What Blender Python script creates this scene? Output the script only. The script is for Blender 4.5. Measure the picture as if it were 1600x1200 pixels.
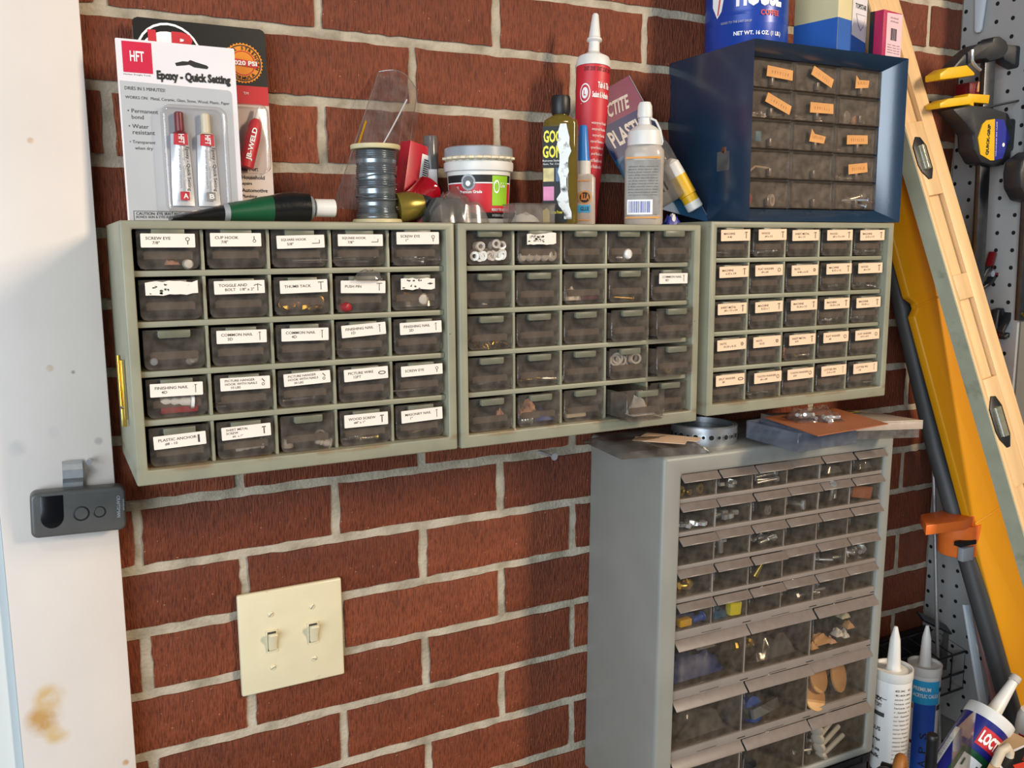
import bpy, bmesh, math, random
from mathutils import Vector, Matrix, noise
random.seed(7)
for o in list(bpy.data.objects): bpy.data.objects.remove(o)
S = bpy.context.scene
C = bpy.context.collection
PI = math.pi
# ---------------------------------------------------------------- camera
F_PX, YAW, PITCH, ROLL = 1405.84, 0.480876, 0.1504396, -0.0068408
CAM = Vector((-0.06879, -0.944536, -0.083418))
fw = Vector((math.sin(YAW)*math.cos(PITCH), math.cos(YAW)*math.cos(PITCH), -math.sin(PITCH)))
r0 = Vector((math.cos(YAW), -math.sin(YAW), 0)); u0 = r0.cross(fw)
RT = math.cos(ROLL)*r0 + math.sin(ROLL)*u0
UP = -math.sin(ROLL)*r0 + math.cos(ROLL)*u0
cd = bpy.data.cameras.new('camera'); cam = bpy.data.objects.new('camera', cd); C.objects.link(cam)
cam.matrix_world = Matrix(((RT.x, UP.x, -fw.x, CAM.x), (RT.y, UP.y, -fw.y, CAM.y), (RT.z, UP.z, -fw.z, CAM.z), (0, 0, 0, 1)))
cd.sensor_width = 36; cd.lens = F_PX/1600*36; cd.clip_start = 0.02
S.camera = cam
try: S.cycles.transparent_max_bounces = 32
except Exception: pass
# ---------------------------------------------------------------- world, lights, exposure
S.view_settings.view_transform = 'Standard'; S.view_settings.look = 'None'
S.view_settings.exposure = 0.0; S.view_settings.gamma = 1; S.view_settings.use_curve_mapping = False
W = bpy.data.worlds.new('world'); S.world = W; W.use_nodes = True
W.node_tree.nodes['Background'].inputs[0].default_value = (0.80, 0.86, 0.95, 1)
W.node_tree.nodes['Background'].inputs[1].default_value = 0.11
def light(name, loc, aim, size, power, col, sizey=None):
    l = bpy.data.lights.new(name, 'AREA'); l.energy = power; l.color = col; l.size = size
    if sizey: l.shape = 'RECTANGLE'; l.size_y = sizey
    o = bpy.data.objects.new(name, l); C.objects.link(o); o.location = loc
    o.rotation_euler = (Vector(aim)-Vector(loc)).to_track_quat('-Z', 'Y').to_euler()
light('ceiling_tube_lamp', (2.0, -2.6, 1.05), (0.45, 0, -0.2), 0.3, 88, (1, 0.81, 0.60), 0.9)
light('warm_bounce_fill', (-0.5, -1.6, 1.25), (0.4, 0, -0.2), 0.2, 5, (1, 0.86, 0.70))  # added weak fill standing in for bounced light, not a real bulb
light('garage_door_daylight', (-2.1, -2.3, 0.0), (0.5, 0, -0.3), 2.4, 112, (0.76, 0.88, 1.0), 1.9)

def ray(x, y): return (x-800)/F_PX*RT - (y-600)/F_PX*UP + fw
def at(x, y, Y):                      # point seen at a photo position, on the plane of depth Y
    d = ray(x, y); return CAM + d*((Y-CAM.y)/d.y)
def atz(x, y, Z):
    d = ray(x, y); return CAM + d*((Z-CAM.z)/d.z)
def atx(x, y, X):
    d = ray(x, y); return CAM + d*((X-CAM.x)/d.x)
def cyl(x0, x1, y, Y):                # centre and radius of an upright cylinder
    a, b = ray(x0, y).normalized(), ray(x1, y).normalized()
    d = (a+b); c = CAM + d*((Y-CAM.y)/d.y)
    return c, (c-CAM).length*math.sin(a.angle(b)/2)
def facing(c):                        # rotation that turns local -Y to the viewer
    return math.atan2(CAM.x-c.x, -(CAM.y-c.y))

# ---------------------------------------------------------------- materials
def lin(c):
    if isinstance(c, str): c = tuple(int(c[i:i+2], 16) for i in (0, 2, 4))
    return tuple(((v/255)/12.92 if v/255 <= .04045 else ((v/255+.055)/1.055)**2.4) for v in c)
MT = {}
def newmat(name):
    m = bpy.data.materials.new(name); m.use_nodes = True; MT[name] = m
    nt = m.node_tree; nt.nodes.clear()
    out = nt.nodes.new('ShaderNodeOutputMaterial')
    return m, nt, out
def N(nt, t, **k):
    n = nt.nodes.new(t)
    for a, v in k.items(): setattr(n, a, v)
    return n
def noise_node(nt, scale, detail=3, stretch=(1, 1, 1), coord='Object'):
    tc = N(nt, 'ShaderNodeTexCoord'); mp = N(nt, 'ShaderNodeMapping'); mp.inputs['Scale'].default_value = stretch
    nt.links.new(tc.outputs[coord], mp.inputs['Vector'])
    n = N(nt, 'ShaderNodeTexNoise'); n.inputs['Scale'].default_value = scale; n.inputs['Detail'].default_value = detail
    nt.links.new(mp.outputs[0], n.inputs['Vector']); return n
def ramp(nt, fac, stops):
    r = N(nt, 'ShaderNodeValToRGB'); e = r.color_ramp.elements
    while len(e) < len(stops): e.new(0.5)
    for i, (p, c) in enumerate(stops): e[i].position = p; e[i].color = (*c[:3], 1)
    nt.links.new(fac, r.inputs[0]); return r
def mixc(nt, fac, a, b):
    m = N(nt, 'ShaderNodeMix', data_type='RGBA')
    if isinstance(fac, (int, float)): m.inputs[0].default_value = fac
    else: nt.links.new(fac, m.inputs[0])
    for v, i in ((a, 6), (b, 7)):
        if isinstance(v, tuple): m.inputs[i].default_value = (*v[:3], 1)
        else: nt.links.new(v, m.inputs[i])
    return m.outputs[2]
def pbsdf(nt, out, rough=.5, metal=0, spec=.5):
    p = N(nt, 'ShaderNodeBsdfPrincipled'); p.inputs['Roughness'].default_value = rough
    p.inputs['Metallic'].default_value = metal; p.inputs['Specular IOR Level'].default_value = spec
    nt.links.new(p.outputs[0], out.inputs[0]); return p
def bumpn(nt, p, h, strength, dist):
    b = N(nt, 'ShaderNodeBump'); b.inputs['Strength'].default_value = strength; b.inputs['Distance'].default_value = dist
    nt.links.new(h, b.inputs['Height']); nt.links.new(b.outputs[0], p.inputs['Normal']); return b
def mat(name, col, rough=.5, metal=0, var=.10, vs=60, bump=0, bs=300, spec=.5, stretch=(1, 1, 1), dirt=None, ds=25, dthr=.62):
    m, nt, out = newmat(name); p = pbsdf(nt, out, rough, metal, spec); c = lin(col)
    n = noise_node(nt, vs, 4, stretch)
    r = ramp(nt, n.outputs[0], [(.3, tuple(max(0, x*(1-var)) for x in c)), (.7, tuple(min(1, x*(1+var)) for x in c))])
    res = r.outputs[0]
    if dirt:
        d = noise_node(nt, ds, 6, stretch); dr = ramp(nt, d.outputs[0], [(dthr, (0, 0, 0)), (min(.99, dthr+.12), (1, 1, 1))])
        res = mixc(nt, dr.outputs[0], res, lin(dirt))
    nt.links.new(res, p.inputs['Base Color'])
    if bump:
        b = noise_node(nt, bs, 3, stretch); bumpn(nt, p, b.outputs[0], bump, .002)
    return m
def clear(name, tint, opacity=.1, body=(200, 200, 200), rough=.12, k=1.0, scuff=.06, vs=90):
    m, nt, out = newmat(name)
    tr = N(nt, 'ShaderNodeBsdfTransparent'); tr.inputs[0].default_value = (*lin(tint), 1)
    df = N(nt, 'ShaderNodeBsdfDiffuse'); df.inputs[0].default_value = (*lin(body), 1)
    gl = N(nt, 'ShaderNodeBsdfGlossy'); gl.inputs['Roughness'].default_value = rough
    n = noise_node(nt, vs, 4); r = ramp(nt, n.outputs[0], [(.35, (max(0, opacity-scuff),)*3), (.7, (opacity+scuff,)*3)])
    a = N(nt, 'ShaderNodeMixShader'); nt.links.new(r.outputs[0], a.inputs[0]); nt.links.new(tr.outputs[0], a.inputs[1]); nt.links.new(df.outputs[0], a.inputs[2])
    lw_ = N(nt, 'ShaderNodeLayerWeight'); lw_.inputs[0].default_value = .5
    pw = N(nt, 'ShaderNodeMath', operation='POWER'); pw.inputs[1].default_value = 5; nt.links.new(lw_.outputs['Facing'], pw.inputs[0])
    mu = N(nt, 'ShaderNodeMath', operation='MULTIPLY_ADD'); mu.inputs[1].default_value = .9*k; mu.inputs[2].default_value = .04*k; nt.links.new(pw.outputs[0], mu.inputs[0])
    b = N(nt, 'ShaderNodeMixShader'); nt.links.new(mu.outputs[0], b.inputs[0]); nt.links.new(a.outputs[0], b.inputs[1]); nt.links.new(gl.outputs[0], b.inputs[2])
    nt.links.new(b.outputs[0], out.inputs[0]); return m
def stainmat(name, base, rough, spots, var=.05, vs=8, streak=None):
    """painted board with a few stains: spots = [(x, z, radius, colour)] in object space"""
    m, nt, out = newmat(name); p = pbsdf(nt, out, rough); c = lin(base)
    n = noise_node(nt, vs, 5); res = ramp(nt, n.outputs[0], [(.3, tuple(x*(1-var) for x in c)), (.7, tuple(min(1, x*(1+var)) for x in c))]).outputs[0]
    wob = noise_node(nt, 45, 4)
    for (x, z, rad, col) in spots:
        tc = N(nt, 'ShaderNodeTexCoord'); mp = N(nt, 'ShaderNodeMapping'); mp.inputs['Location'].default_value = (-x, 0, -z)
        nt.links.new(tc.outputs['Object'], mp.inputs[0])
        ml = N(nt, 'ShaderNodeVectorMath', operation='MULTIPLY'); ml.inputs[1].default_value = (1, 0, 1); nt.links.new(mp.outputs[0], ml.inputs[0])
        ln = N(nt, 'ShaderNodeVectorMath', operation='LENGTH'); nt.links.new(ml.outputs[0], ln.inputs[0])
        mr = N(nt, 'ShaderNodeMapRange'); mr.inputs[1].default_value = rad*1.15; mr.inputs[2].default_value = rad*.55; nt.links.new(ln.outputs['Value'], mr.inputs[0])
        w2 = N(nt, 'ShaderNodeMapRange'); w2.inputs[1].default_value = .3; w2.inputs[2].default_value = .6; nt.links.new(wob.outputs[0], w2.inputs[0])
        mm = N(nt, 'ShaderNodeMath', operation='MULTIPLY'); nt.links.new(mr.outputs[0], mm.inputs[0]); nt.links.new(w2.outputs[0], mm.inputs[1])
        res = mixc(nt, mm.outputs[0], res, lin(col))
    nt.links.new(res, p.inputs['Base Color'])
    b = noise_node(nt, 120, 3); bumpn(nt, p, b.outputs[0], .08, .002)
    return m
# brick: wire-cut face with vertical drag marks
m, nt, out = newmat('brick'); p = pbsdf(nt, out, .62, 0, .35)
oi = N(nt, 'ShaderNodeObjectInfo')
tone = ramp(nt, oi.outputs['Random'], [(0, lin('6f351d')), (.5, lin('7e3e23')), (1, lin('8d492b'))])
big = noise_node(nt, 14, 4); b1 = ramp(nt, big.outputs[0], [(.3, (.72, .72, .72)), (.7, (1.15, 1.15, 1.15))])
drag = noise_node(nt, 75, 6, (8, 3, 1.3)); d1 = ramp(nt, drag.outputs[0], [(.34, (.58, .54, .52)), (.52, (1.0, 1.0, 1.0)), (.8, (1.22, 1.18, 1.14))])
mu = N(nt, 'ShaderNodeMix', data_type='RGBA', blend_type='MULTIPLY'); mu.inputs[0].default_value = 1
nt.links.new(tone.outputs[0], mu.inputs[6]); nt.links.new(b1.outputs[0], mu.inputs[7])
mu2 = N(nt, 'ShaderNodeMix', data_type='RGBA', blend_type='MULTIPLY'); mu2.inputs[0].default_value = 1
nt.links.new(mu.outputs[2], mu2.inputs[6]); nt.links.new(d1.outputs[0], mu2.inputs[7])
sp = noise_node(nt, 330, 2); s1 = ramp(nt, sp.outputs[0], [(.735, (0, 0, 0)), (.76, (1, 1, 1))])
nt.links.new(mixc(nt, s1.outputs[0], mu2.outputs[2], lin('b98f78')), p.inputs['Base Color'])
bumpn(nt, p, drag.outputs[0], .8, .004)
# mortar
m, nt, out = newmat('mortar'); p = pbsdf(nt, out, .9, 0, .2)
n1 = noise_node(nt, 35, 6); r1 = ramp(nt, n1.outputs[0], [(.3, lin('8d8270')), (.55, lin('b3a793')), (.8, lin('c2b7a4'))])
nt.links.new(r1.outputs[0], p.inputs['Base Color']); n2 = noise_node(nt, 260, 5); bumpn(nt, p, n2.outputs[0], .6, .003)
# sage cabinet paint with rust along the lower ledge
m, nt, out = newmat('sage_paint'); p = pbsdf(nt, out, .42, 0, .45)
n1 = noise_node(nt, 30, 5); r1 = ramp(nt, n1.outputs[0], [(.3, lin('868471')), (.7, lin('94917a'))])
tc = N(nt, 'ShaderNodeTexCoord'); sx = N(nt, 'ShaderNodeSeparateXYZ'); nt.links.new(tc.outputs['Object'], sx.inputs[0])
mr = N(nt, 'ShaderNodeMapRange'); mr.inputs[1].default_value = .0165; mr.inputs[2].default_value = .0115; nt.links.new(sx.outputs[2], mr.inputs[0])
mr2 = N(nt, 'ShaderNodeMapRange'); mr2.inputs[1].default_value = .0085; mr2.inputs[2].default_value = .0125; nt.links.new(sx.outputs[2], mr2.inputs[0])
rn = noise_node(nt, 60, 6, (.5, 1, 1)); rr = ramp(nt, rn.outputs[0], [(.46, (0, 0, 0)), (.62, (1, 1, 1))])
q = N(nt, 'ShaderNodeMath', operation='MULTIPLY'); nt.links.new(mr.outputs[0], q.inputs[0]); nt.links.new(mr2.outputs[0], q.inputs[1])
q2 = N(nt, 'ShaderNodeMath', operation='MULTIPLY'); nt.links.new(q.outputs[0], q2.inputs[0]); nt.links.new(rr.outputs[0], q2.inputs[1])
pit = noise_node(nt, 140, 3); pr = ramp(nt, pit.outputs[0], [(.74, (0, 0, 0)), (.77, (1, 1, 1))])
c1_ = mixc(nt, pr.outputs[0], r1.outputs[0], lin('5b5a44'))
nt.links.new(mixc(nt, q2.outputs[0], c1_, lin('7a5a33')), p.inputs['Base Color'])
mat('blue_paint', '1d3349', .22, 0, .08, 20, .02, 400, 1.0)
mat('grey_plastic', '8b8a82', .45, 0, .06, 15, .04, 300)
mat('grey_rail', '847a72', .5, 0, .08, 30)
mat('plate_ivory', 'd9cdab', .35, 0, .04, 30, dirt='a09274', ds=55, dthr=.70)
mat('screw_grey', '8a857a', .35, .8)
mat('steel', 'cfd1d3', .30, .75, .12, 80)
mat('dark_steel', '55585c', .35, .9, .15, 80)
mat('galvanised', 'a9adb0', .38, .85, .22, 40)
mat('brass', 'c79a3e', .25, 1, .15, 60)
mat('brass_light', 'd8b85c', .3, .9, .12, 60)
mat('black_plastic', '17171a', .45, 0, .2, 60)
mat('black_gloss', '0d0d10', .2, 0, .15, 60)
mat('charcoal', '545350', .4, 0, .08, 60, .05, 500)
mat('dark_void', '080808', .9, 0, .2, 10)
mat('white_plastic', 'dcd9d2', .4, 0, .05, 40)
mat('white_gloss', 'e6e4e0', .2, 0, .04, 40)
mat('cream_plastic', 'd8cdb0', .4, 0, .08, 40)
mat('paper_white', 'e9ddd0', .8, 0, .04, 40, dirt='b3a48c', ds=120, dthr=.72)
mat('paper_peach', 'edc9a8', .8, 0, .05, 40, dirt='b08b68', ds=130, dthr=.70)
mat('ink', '46403a', .8, 0, .3, 200)
mat('ink_black', '151515', .6, 0, .2, 200)
mat('card_white', 'ddd8da', .5, 0, .03, 20)
mat('card_grey', 'aeb0b3', .5, 0, .05, 15)
mat('card_black', '141414', .35, 0, .2, 30)
mat('card_red', 'c41f2c', .4, 0, .08, 30)
mat('card_pink', 'd8c8bd', .5, 0, .04, 20)
mat('hft_red', 'c8193f', .4, 0, .08, 20)
mat('print_red', 'c22430', .45, 0, .08, 40)
mat('print_white', 'f0eeea', .5, 0, .03, 40)
mat('orange_seal', 'e28a17', .45, 0, .05, 40)
mat('tape_tan', 'cf9355', .75, 0, .12, 60, .1, 200)
mat('green_print', '0b4a2c', .4, 0, .1, 40)
mat('olive_print', '5d7a18', .4, 0, .1, 40)
mat('lime_print', '8cbf1c', .45, 0, .06, 40)
mat('foil_black', '121314', .25, 0, .3, 30, .3, 60)
mat('foil_white', 'd5d6d8', .3, .25, .08, 60, .15, 80)
mat('solder', '8d949a', .3, .85, .12, 60)
mat('spool_cream', 'cbbd92', .5, 0, .06, 40)
mat('red_plastic', 'b3182a', .35, 0, .1, 40)
mat('dark_red', '6d1018', .35, 0, .15, 40)
mat('olive_brass', '8a7a35', .3, .6, .15, 40)
mat('lid_grey', '93989d', .35, 0, .06, 40, dirt='d8cfb4', ds=40, dthr=.68)
mat('putty', 'dccfb0', .7, 0, .1, 60, .3, 150)
mat('yellow_print', 'e8dc1e', .45, 0, .05, 40)
mat('pink_print', 'd583ac', .5, 0, .1, 120)
mat('picture_print', 'c9b87c', .5, 0, .35, 90)
mat('worn_white', 'dfe2e0', .5, 0, .05, 60, .2, 120, dirt='1c1c1c', ds=90, dthr=.55)
mat('bright_blue', '2a7fd0', .35, 0, .06, 40)
mat('sky_print', '2aa3d8', .45, 0, .05, 40)
mat('caulk_blue', '1f4fae', .5, 0, .12, 60)
mat('navy_print', '1d2374', .35, 0, .1, 40)
mat('purple_print', '6d2846', .4, 0, .15, 40)
mat('teal_card', '1d4f74', .4, 0, .2, 20)
mat('bag_navy', '252a55', .35, 0, .15, 40)
mat('orange_line', 'd79238', .5, 0, .1, 40)
mat('milky', 'bdb4ac', .3, 0, .05, 40)
mat('label_grey', '8c8780', .5, 0, .15, 150)
mat('can_blue', '1b3f9a', .3, .1, .12, 20)
mat('tin', '9aa0a4', .3, .9, .15, 40)
mat('box_blue', '2a5fae', .5, 0, .06, 20)
mat('box_cream', 'd3c596', .6, 0, .06, 20)
mat('box_magenta', 'b01c4c', .45, 0, .08, 20)
mat('box_pink', 'e3bdc4', .5, 0, .04, 20)
mat('yellow_rail', 'cc8c0c', .4, 0, .05, 8)
mat('level_wood', 'dfb986', .42, 0, .16, 9, .05, 60, .4, (7, 7, .6))
mat('level_edge', 'a6a68e', .6, 0, .10, 25, .1, 60, dirt='75785f', ds=18, dthr=.58)
mat('pole_grey', '3c3d3d', .5, 0, .2, 12, .08, 60)
mat('pink_sheet', 'd3aaa6', .35, 0, .05, 20)
mat('pale_sheet', 'c3cdd4', .35, 0, .05, 20)
mat('orange_clamp', 'df6f2c', .4, 0, .07, 40)
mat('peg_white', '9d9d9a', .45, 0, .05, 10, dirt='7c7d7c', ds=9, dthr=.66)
mat('clamp_black', '232529', .45, 0, .2, 40, .1, 100)
mat('clamp_yellow', 'dfae12', .42, 0, .08, 40)
mat('clamp_blue', '26308f', .4, 0, .08, 40)
mat('spring_red', '9c2028', .4, 0, .15, 40)
mat('leather', '9a5f25', .55, 0, .2, 30)
mat('cardboard', 'a98a64', .8, 0, .08, 30)
mat('warn_red', 'd23c25', .5, 0, .1, 40)
mat('wood_tan', 'cf9f6a', .5, 0, .12, 40, 0, 100, .5, (1, 1, 5))
mat('deep_blue', '22376f', .45, 0, .25, 60)
mat('peach', 'd9a78c', .5, 0, .1, 60)
mat('concrete', '77746d', .9, 0, .12, 6, .2, 60)
mat('bench_wood', '4a3a2c', .7, 0, .2, 8, .1, 60, .4, (1, 6, 6))
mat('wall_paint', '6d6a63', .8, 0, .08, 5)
mat('brown_card', 'a35f3a', .5, 0, .08, 20)
mat('tube_tan', 'c9b99f', .5, 0, .08, 40)
mat('soot', '3b3b3a', .6, 0, .2, 60)
mat('copper', 'b3714a', .35, .8, .15, 40)
clear('smoke', (238, 233, 228), .10, (158, 150, 140), .10, .9, .05)
clear('smoke_shade', (100, 94, 88), .72, (88, 80, 72), .25, .6)  # darker smoked plastic, stands in for shade inside the drawers
clear('frost_strip', (170, 158, 146), .45, (150, 132, 116), .3, .8)
clear('tab_sage', (120, 120, 105), .80, (118, 118, 100), .35, .8)
clear('blue_drawer', (238, 230, 222), .13, (190, 176, 160), .10, .9, .05)
clear('grey_drawer', (240, 237, 232), .06, (150, 143, 134), .12, .9, .04)
clear('grey_lip', (170, 160, 152), .74, (134, 122, 114), .3, .8)
clear('film', (248, 246, 244), .03, (225, 220, 215), .07, 1.5, .02)
clear('film_hazy', (232, 228, 224), .14, (190, 183, 176), .12, 1.5, .08, 40)
clear('blister', (252, 251, 251), .015, (220, 215, 215), .06, 1.6, .015)
clear('box_clear', (242, 240, 238), .10, (205, 196, 186), .12, 1.2, .05)
clear('box_bluish', (236, 238, 243), .14, (158, 163, 174), .12, 1.2, .05)
clear('lid_clear', (225, 215, 205), .62, (214, 196, 178), .25, .9, .05)
clear('bottle_amber', (196, 170, 84), .42, (142, 122, 52), .08, 1.4, .03)
clear('bottle_milk', (214, 206, 198), .72, (206, 194, 182), .25, .9, .03)
clear('vial_glass', (230, 228, 205), .35, (205, 200, 170), .05, 1.4)
clear('amber_film', (230, 190, 60), .45, (220, 170, 30), .1, 1.2)
clear('marker_cap', (150, 146, 144), .55, (130, 125, 122), .2, 1.0)
clear('red_film', (205, 40, 60), .55, (185, 20, 40), .08, 1.5)
# ---------------------------------------------------------------- mesh builder
_txt = {}
def text_geo(s, bold=0.0):
    if (s, bold) in _txt: return _txt[(s, bold)]
    cu = bpy.data.curves.new('t', 'FONT'); cu.body = s; cu.resolution_u = 2; cu.offset = bold
    o = bpy.data.objects.new('t', cu); C.objects.link(o)
    dg = bpy.context.evaluated_depsgraph_get(); me = bpy.data.meshes.new_from_object(o.evaluated_get(dg))
    v = [tuple(a.co[:2]) for a in me.vertices]; f = [tuple(q.vertices) for q in me.polygons]
    bpy.data.objects.remove(o); bpy.data.curves.remove(cu); bpy.data.meshes.remove(me)
    xs = [a[0] for a in v] or [0]; ys = [a[1] for a in v] or [0]
    x0, x1, y0, y1 = min(xs), max(xs), min(ys), max(ys); w = max(1e-6, x1-x0); h = max(1e-6, y1-y0)
    v = [((a-x0)/w, (b-y0)/h) for a, b in v]
    _txt[(s, bold)] = (v, f, w/h); return _txt[(s, bold)]
class MB:
    def __init__(s): s.v = []; s.f = []; s.mi = []; s.mats = []; s.T = Matrix()
    def _m(s, n):
        if n not in s.mats: s.mats.append(n)
        return s.mats.index(n)
    def add(s, vs, fs, m):
        b = len(s.v); i = s._m(m); s.v += [s.T @ Vector(a) for a in vs]
        for f in fs: s.f.append([b+k for k in f]); s.mi.append(i)
        return s
    def box(s, x0, x1, y0, y1, z0, z1, m):
        return s.add([(x, y, z) for x in (x0, x1) for y in (y0, y1) for z in (z0, z1)],
                     [(0, 1, 3, 2), (4, 6, 7, 5), (0, 4, 5, 1), (2, 3, 7, 6), (0, 2, 6, 4), (1, 5, 7, 3)], m)
    def prism(s, poly, y0, y1, m):       # outline in x,z pushed through y
        n = len(poly); vs = [(x, y0, z) for x, z in poly]+[(x, y1, z) for x, z in poly]
        fs = [tuple(range(n)), tuple(range(2*n-1, n-1, -1))]+[(i, i+n, (i+1) % n+n, (i+1) % n) for i in range(n)]
        return s.add(vs, fs, m)
    def ring(s, o, i, y0, y1, m, yi0=None):   # rectangular frame; o, i = (x0,x1,z0,z1)
        yi0 = y0 if yi0 is None else yi0
        def q(r, y): return [(r[0], y, r[2]), (r[1], y, r[2]), (r[1], y, r[3]), (r[0], y, r[3])]
        vs = q(o, y0)+q(i, yi0)+q(o, y1)+q(i, y1); fs = []
        for k in range(4):
            j = (k+1) % 4
            fs += [(k, j, 4+j, 4+k), (8+k, 12+k, 12+j, 8+j), (k, 8+k, 8+j, j), (4+k, 4+j, 12+j, 12+k)]
        return s.add(vs, fs, m)
    def lathe(s, prof, m, n=24, c=(0, 0, 0)):  # profile of (radius, z), bottom to top
        vs = []; fs = []
        for r, z in prof:
            for k in range(n): a = 2*PI*k/n; vs.append((c[0]+r*math.cos(a), c[1]+r*math.sin(a), c[2]+z))
        for i in range(len(prof)-1):
            for k in range(n): fs.append((i*n+k, i*n+(k+1) % n, (i+1)*n+(k+1) % n, (i+1)*n+k))
        fs.append(tuple(range(n-1, -1, -1))); fs.append(tuple((len(prof)-1)*n+k for k in range(n)))
        return s.add(vs, fs, m)
    def tube(s, pts, r, m, n=10, closed=False):
        P = [Vector(p) for p in pts]; R_ = r if isinstance(r, (list, tuple)) else [r]*len(P); vs = []; fs = []; L = len(P)
        up = None
        for i, p in enumerate(P):
            if closed: t = (P[(i+1) % L]-P[i-1]).normalized()
            else: t = (P[min(i+1, L-1)]-P[max(i-1, 0)]).normalized()
            if up is None: up = t.orthogonal().normalized()
            up = (up-t*up.dot(t)).normalized(); w = t.cross(up)
            for k in range(n): a = 2*PI*k/n; vs.append(p+R_[i]*(math.cos(a)*up+math.sin(a)*w))
        for i in range(L if closed else L-1):
            j = (i+1) % L
            for k in range(n): fs.append((i*n+k, i*n+(k+1) % n, j*n+(k+1) % n, j*n+k))
        if not closed: fs.append(tuple(range(n-1, -1, -1))); fs.append(tuple((L-1)*n+k for k in range(n)))
        return s.add(vs, fs, m)
    def grid(s, fn, nu, nv, m, wrapu=False):
        vs = [fn(i/nu, j/nv) for j in range(nv+1) for i in range(nu+1)]
        return s.add(vs, [(j*(nu+1)+i, j*(nu+1)+i+1, (j+1)*(nu+1)+i+1, (j+1)*(nu+1)+i) for j in range(nv) for i in range(nu)], m)
    def patch(s, u0, v0, u1, v1, fn, m, nu=1, nv=1):
        return s.grid(lambda a, b: fn(u0+(u1-u0)*a, v0+(v1-v0)*b), nu, nv, m)
    def disc(s, u, v, r, fn, m, n=16, r2=0):
        if r2: 
            vs = [fn(u+r*math.cos(2*PI*k/n), v+r*math.sin(2*PI*k/n)) for k in range(n)]+[fn(u+r2*math.cos(2*PI*k/n), v+r2*math.sin(2*PI*k/n)) for k in range(n)]
            return s.add(vs, [(k, (k+1) % n, n+(k+1) % n, n+k) for k in range(n)], m)
        return s.add([fn(u+r*math.cos(2*PI*k/n), v+r*math.sin(2*PI*k/n)) for k in range(n)], [tuple(range(n))], m)
    def poly(s, pts, fn, m): return s.add([fn(*p) for p in pts], [tuple(range(len(pts)))], m)
    def text(s, t, u0, v0, u1, v1, fn, m, bold=0.0, fit=False, shear=0):   # lettering filling a rectangle
        v, f, asp = text_geo(t, bold)
        if fit: u1 = u0+min(u1-u0, abs(v1-v0)*asp*(s.asp if hasattr(s, 'asp') else 1))
        return s.add([fn(u0+(u1-u0)*(a+shear*b), v0+(v1-v0)*b) for a, b in v], f, m)
    def mesh(s, name, bevel=0, seg=2, ang=40, normals=True):
        me = bpy.data.meshes.new(name); me.from_pydata([tuple(v) for v in s.v], [], s.f)
        for n in s.mats: me.materials.append(MT[n])
        me.polygons.foreach_set('material_index', s.mi)
        bm = bmesh.new(); bm.from_mesh(me)
        if normals: bmesh.ops.recalc_face_normals(bm, faces=bm.faces)
        if bevel:
            ed = [e for e in bm.edges if len(e.link_faces) == 2 and e.calc_face_angle(0) > .5]
            bmesh.ops.bevel(bm, geom=ed, offset=bevel, segments=seg, affect='EDGES', clamp_overlap=True, profile=.5)
        bm.to_mesh(me); bm.free()
        me.polygons.foreach_set('use_smooth', [True]*len(me.polygons)); me.set_sharp_from_angle(angle=math.radians(ang)); me.update()
        return me
    def obj(s, name, parent=None, loc=None, rot=None, bevel=0, seg=2, ang=40, label=None, normals=True):
        return mk(name, s.mesh(name, bevel, seg, ang, normals), parent, loc, rot, label)
def mk(name, me, parent=None, loc=None, rot=None, label=None):
    o = bpy.data.objects.new(name, me); C.objects.link(o)
    if parent: o.parent = parent
    if loc is not None: o.location = loc
    if rot is not None: o.rotation_euler = rot
    if label: o['label'] = label
    return o
def tag(o, label, cat, group=None, kind=None):
    o['label'] = label; o['category'] = cat
    if group: o['group'] = group
    if kind: o['kind'] = kind
    return o
def thing(name, label, cat, loc=(0, 0, 0), rot=(0, 0, 0), group=None):
    o = bpy.data.objects.new(name, None); C.objects.link(o); o.location = loc; o.rotation_euler = rot; o.empty_display_size = .02
    return tag(o, label, cat, group)
def struct(name, mb, label=None, **k):
    o = mb.obj(name, **k); o['kind'] = 'structure'
    if label: o['label'] = label
    return o
def flat(y=0.0, x0=0, z0=0): return lambda u, v: (x0+u, y, z0+v)
def wrap(r, e=.0003, z0=0): return lambda u, v: ((r+e)*math.sin(u/r), -(r+e)*math.cos(u/r), z0+v)
def rrect(x0, x1, z0, z1, r, n=4, corners='abcd'):   # rounded outline, a=bottom left then anticlockwise
    out = []
    for k, (cx, cz, a0, nm, px, pz) in enumerate(((x0+r, z0+r, PI, 'a', x0, z0), (x1-r, z0+r, 1.5*PI, 'b', x1, z0), (x1-r, z1-r, 0, 'c', x1, z1), (x0+r, z1-r, .5*PI, 'd', x0, z1))):
        if nm in corners: out += [(cx+r*math.cos(a0+.5*PI*i/n), cz+r*math.sin(a0+.5*PI*i/n)) for i in range(n+1)]
        else: out.append((px, pz))
    return out
def pillow(mb, w, d, h, m, nu=14, nv=10, amp=.3, seed=0, flatb=True):   # crumpled bag: closed lump, w along x, d along y
    def f(sgn):
        def g(a, b):
            x = (a-.5)*w; y = (b-.5)*d; e = max(0, (1-abs(2*a-1)**3)*(1-abs(2*b-1)**3))**.6
            nz = noise.noise(Vector((a*3.1+seed, b*3.1, seed*.7)))+.5*noise.noise(Vector((a*8+seed, b*8, 3)))
            z = e*h*(.6+amp*nz) if sgn > 0 else (.0004 if flatb else -e*h*.25)
            return (x*(1+.04*nz), y*(1+.04*nz), z+.0006)
        return g
    mb.grid(f(1), nu, nv, m); mb.grid(f(-1), nu, nv, m)
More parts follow.
